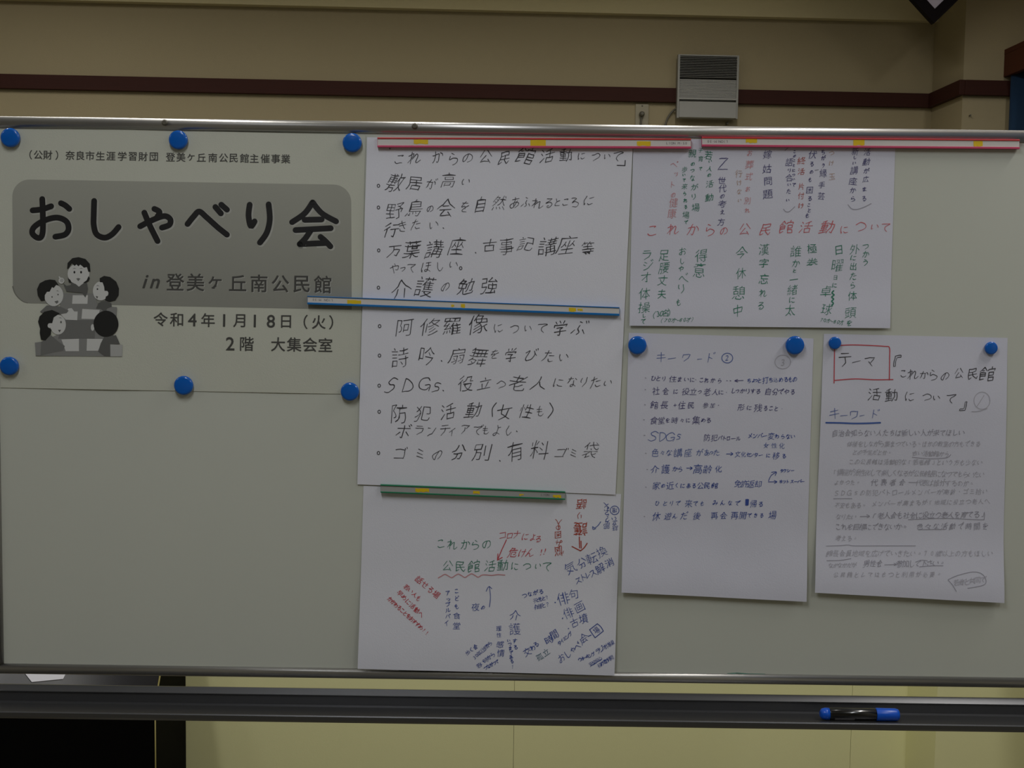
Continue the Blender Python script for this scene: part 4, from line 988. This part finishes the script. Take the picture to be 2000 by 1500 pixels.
pen = [(CF, '自治会知らない人たちは新しい人が来てほしい', (255, 1030), (1490, 1025), 13.5), (CF, '体操をしながら集まっている。ほかの教室の方もできる', (400, 1135), (1650, 1135), 12.5),
       (CF, 'との予定だとか。', (450, 1215), (790, 1222), 11), (CF, '古い活動館から', (1035, 1225), (1350, 1235), 12), (CF, 'この公民館は活動的な「若者館」という方も少ない', (415, 1308), (1670, 1318), 12.5),
       (CF, '「講座が活性化して楽しくなるが公民館長になってもらいたい', (255, 1410), (1690, 1435), 13),
       (CG, 'よかった。', (270, 212), (480, 212), 11), (CG, '代表者会', (640, 212), (910, 210), 14), (CG, '代表は誰がするのか。', (1075, 212), (1590, 222), 13),
       (CG, 'SDGsの防犯パトロールメンバーが高齢、ゴミ拾い', (270, 315), (1720, 300), 12.5), (CG, '不安もある。', (275, 435), (540, 435), 12), (CG, 'メンバーが集まるが「地域に役立つ老人へ', (640, 420), (1740, 395), 12),
       (CG, 'なりたい', (290, 545), (440, 550), 12), (CG, '「老人会も社会に役立つ老人を育てる」', (640, 535), (1700, 525), 14), (CG, 'これを目標にできないか。', (285, 645), (940, 645), 14), (CG, '色々な活動で時間を', (1085, 640), (1720, 640), 14),
       (CG, '考える。', (285, 755), (450, 760), 12.5), (CG, '館長会員地域を広げていきたい。70歳以上の方もほしい', (200, 905), (1770, 905), 13), (CG, 'なかなかだが', (215, 1022), (440, 1018), 11), (CG, '男性会', (560, 1005), (690, 1000), 14),
       (CG, '参加して下さい。', (885, 1005), (1300, 1000), 14), (CG, '公民館としてはもっと利用が必要。', (265, 1112), (1270, 1110), 12), (CG, '若者と共同で', (1440, 1190), (1700, 1160), 13)]
for C, txt, p_, q_, sz_ in pen:
    write(shE, even(txt, *conv(*C)(p_, q_), sz_), M_pencil2 if sz_ > 13.2 else M_pencil, off=0.0, slant=0.15, hand=1.5)
strokes(shE, [dG((170, 832), (300, 828), (380, 822), (450, 830), (700, 830), (1040, 830)), dG((175, 975), (300, 972), (410, 955)), dG((240, 370), (420, 368)), dG((970, 575), (1300, 562), (1540, 570)), dG((1080, 672), (1320, 668)),
              dG((500, 545), (590, 542)), dG((565, 525), (592, 542), (568, 555)), dG((740, 1016), (850, 1012)), dG((830, 1000), (852, 1012), (832, 1022)), dG((1080, 1035), (1200, 1025), (1310, 1025)),
              dG((1545, 570), (1640, 575), (1710, 575)), dG((1710, 575), (1715, 530), (1712, 505)), dG((975, 210), (1060, 212)), dF((1010, 1265), (1180, 1280), (1340, 1270), (1385, 1240)),
              dG((1360, 1160), (1450, 1120), (1600, 1085), (1690, 1105), (1730, 1170), (1700, 1215), (1550, 1245)), dG((1360, 1165), (1400, 1210), (1440, 1275))], M_pencil2, 1.2, 'pencil_lines')

# ------------------------------------------------------------------ magnet bars
def bar(p_top, q_top, p_bot, q_bot, back, m_top, m_bot, m_ins, label, tapes, writing, e_top=3.0, e_bot=4.0):
    """long magnet bar; corners in pixels on its front face, back = distance of its back from the board"""
    Yf = -(back + 0.0065)
    TL, TR, BL, BR = (at(p_top[0], p_top[1], Yf), at(q_top[0], q_top[1], Yf), at(p_bot[0], p_bot[1], Yf), at(q_bot[0], q_bot[1], Yf))
    root = empty('magnet_bar', (TL + TR + BL + BR) / 4, label, 'magnet bar', 'long magnet bars holding the sheets')
    H = (TL - BL).length; e1 = e_top / 1200; e2 = e_bot / 1200
    def P(u, v_, y):  # u along, v metres down from the top edge
        a = TL + (TR - TL) * u; c_ = BL + (BR - BL) * u; d = (c_ - a).normalized()
        r_ = a + d * v_; return Vector((r_.x, y, r_.z))
    def prism(u0, u1, v0, v1, y0, y1, name, m, bevel=0.0):
        b = MB(); vs = [P(u, v_, y) for u in (u0, u1) for v_ in (v0, v1) for y in (y0, y1)]
        b.add(vs, [(0, 1, 3, 2), (4, 6, 7, 5), (0, 4, 5, 1), (2, 3, 7, 6), (0, 2, 6, 4), (1, 5, 7, 3)])
        return b.build(name, m, root, bevel)
    prism(0, 1, 0, H, -back, -back - 0.0045, 'base_strip', m_bot)
    prism(0, 1, 0, e1, -back - 0.0045, Yf, 'upper_edge', m_top, 0.0006)
    prism(0, 1, H - e2, H, -back - 0.0045, Yf, 'lower_edge', m_bot, 0.0006)
    prism(0.001, 0.999, e1, H - e2, -back - 0.0045, -back - 0.0052, 'insert', m_ins)
    for (xa, xb, va, vb) in tapes:
        ua = (xa - p_top[0]) / (q_top[0] - p_top[0]); ub = (xb - p_top[0]) / (q_top[0] - p_top[0])
        n = 5
        b = MB(); tp = [P(ua + (ub - ua) * i / n, H * (va + random.uniform(-0.03, 0.03)), -back - 0.0055) for i in range(n + 1)]
        bt = [P(ua + (ub - ua) * i / n, H * (vb + random.uniform(-0.12, 0.04)), -back - 0.0055) for i in range(n + 1)]
        tb = [t + Vector((0, 0.0003, 0)) for t in tp]; bb_ = [t + Vector((0, 0.0003, 0)) for t in bt]
        m1 = n + 1; vs = tp + bt + tb + bb_
        fs = [(i, i + 1, m1 + i + 1, m1 + i) for i in range(n)] + [(2 * m1 + i, 3 * m1 + i, 3 * m1 + i + 1, 2 * m1 + i + 1) for i in range(n)]
        fs += [(i, 2 * m1 + i, 2 * m1 + i + 1, i + 1) for i in range(n)] + [(m1 + i, m1 + i + 1, 3 * m1 + i + 1, 3 * m1 + i) for i in range(n)] + [(0, m1, 3 * m1, 2 * m1), (n, 2 * m1 + n, 3 * m1 + n, m1 + n)]
        b.add(vs, fs); b.build('tape_remnant', M_tape, root)
    for txt, x_, rt, sz_ in writing:
        u = (x_ - p_top[0]) / (q_top[0] - p_top[0]); c_ = P(u, e1 + (H - e1 - e2) / 2, 0)
        d = (TR - TL).normalized(); up = Vector((-d.z, 0, d.x)); b = MB(); cur = 0.0
        sg = -1 if rt else 1
        s_ = sz_ / 1200
        for ch in txt:
            if ch != ' ':
                vs, fs = glyph(ch, 0.0)
                b.add([Vector((c_.x, -back - 0.0054, c_.z)) + d * sg * (cur + x * s_) + up * sg * (y * s_) for x, y in vs], fs)
            cur += s_ * 0.72
        b.build('printed_mark', mat('print_grey_text', (110, 100, 106), 0.6), root, normals=False)
    return root
bar((737, 268), (1350, 270.5), (737, 287.5), (1350, 290), 0.0033, M_barred, M_barpink, M_insert, 'left red magnet bar across the top of the tall central sheet',
    [(808, 836, 0.22, 0.72), (1036, 1066, 0.20, 0.85), (1244, 1271, 0.30, 0.75)], [('LION', 1303, 0, 6.5), ('M-50', 1326, 0, 6.5)])
bar((1371, 267), (1992, 272), (1371, 286), (1992, 291.5), 0.0022, M_barred, M_barpink, M_insert, 'right red magnet bar along the top of the upper right sheet',
    [(1457, 1479, 0.14, 0.62), (1667, 1689, 0.18, 0.80), (1902, 1920, 0.2, 0.78)], [('M-50', 1398, 1, 6.5), ('LION', 1420, 1, 6.5)])
bar((600, 577.5), (1210, 600), (600, 594.5), (1210, 615.5), 0.0033, M_barblue, M_barblue, M_insert, 'blue magnet bar across the middle of the tall central sheet',
    [(678, 705, 0.32, 0.80), (881, 887, 0.4, 0.72), (900, 908, 0.3, 0.72), (1111, 1125, 0.28, 0.75), (1128, 1138, 0.35, 0.62)], [('M-50', 625, 1, 6), ('LION', 648, 1, 6)], 2.0, 4.2)
bar((743, 946.5), (1104, 960.5), (743, 962.5), (1104, 976), 0.0033, M_bargreen, M_bargreen, M_insertg, 'green magnet bar joining the central sheet and the sheet below',
    [(811, 838, 0.3, 0.75), (924, 937, 0.35, 0.75), (1014, 1023, 0.5, 0.72), (1080, 1096, 0.45, 0.8)], [('LION', 1058, 0, 6)], 2.2, 2.6)

# ------------------------------------------------------------------ round magnets
def magnet(px, py, dpx, base, label, first=None):
    r_ = dpx / 2400.0; t = r_ * 0.62
    c_ = at(px, py, -(base + t * 0.8))
    root = empty('round_magnet', (c_.x, -base, c_.z), label, 'magnet', 'round blue magnets')
    b = MB(); prof = [(0, r_ * 0.93), (t * 0.35, r_ * 0.985), (t * 0.62, r_)] + [(t * (0.62 + 0.38 * math.sin(a)), r_ * (0.72 + 0.28 * math.cos(a))) for a in (0.35, 0.7, 1.05, 1.35)] + [(t, r_ * 0.66), (t + r_ * 0.03, r_ * 0.45), (t + r_ * 0.045, r_ * 0.2), (t + r_ * 0.047, r_ * 0.02)]
    b.lathe((c_.x, -base, c_.z), (0, -1, 0), prof, 40); b.build('plastic_cap', M_blue, root)
    b = MB(); b.lathe((c_.x, -base + 0.0002, c_.z), (0, -1, 0), [(0, r_ * 0.8), (0.0006, r_ * 0.8)], 24); b.build('magnet_disc', M_black, root)
PB = 0.0012
for px, py, d_, bs, lb in ((19, 268.5, 37, PB, 'blue magnet at the poster, upper left corner'), (347.5, 273, 36.5, PB, 'blue magnet at the middle of the poster top edge'),
                           (687.5, 278.5, 37, PB, 'blue magnet at the poster, upper right corner'), (17, 715, 36.5, PB, 'blue magnet at the poster, lower left corner'),
                           (358, 753, 37.5, PB, 'blue magnet at the middle of the poster bottom edge'), (683, 765, 36, PB, 'blue magnet at the poster, lower right corner'),
                           (1245, 674.5, 36, PB, 'large blue magnet, upper left of the sheet with blue notes'), (1553, 674.5, 36.5, PB, 'large blue magnet, upper right of the sheet with blue notes'),
                           (1631, 670, 24.5, PB, 'small blue magnet touching the red box on the pencil sheet'), (1936.5, 680, 25, PB, 'small blue magnet, upper right of the pencil sheet')):
    magnet(px, py, d_, bs, lb)
bpy.context.view_layer.update()
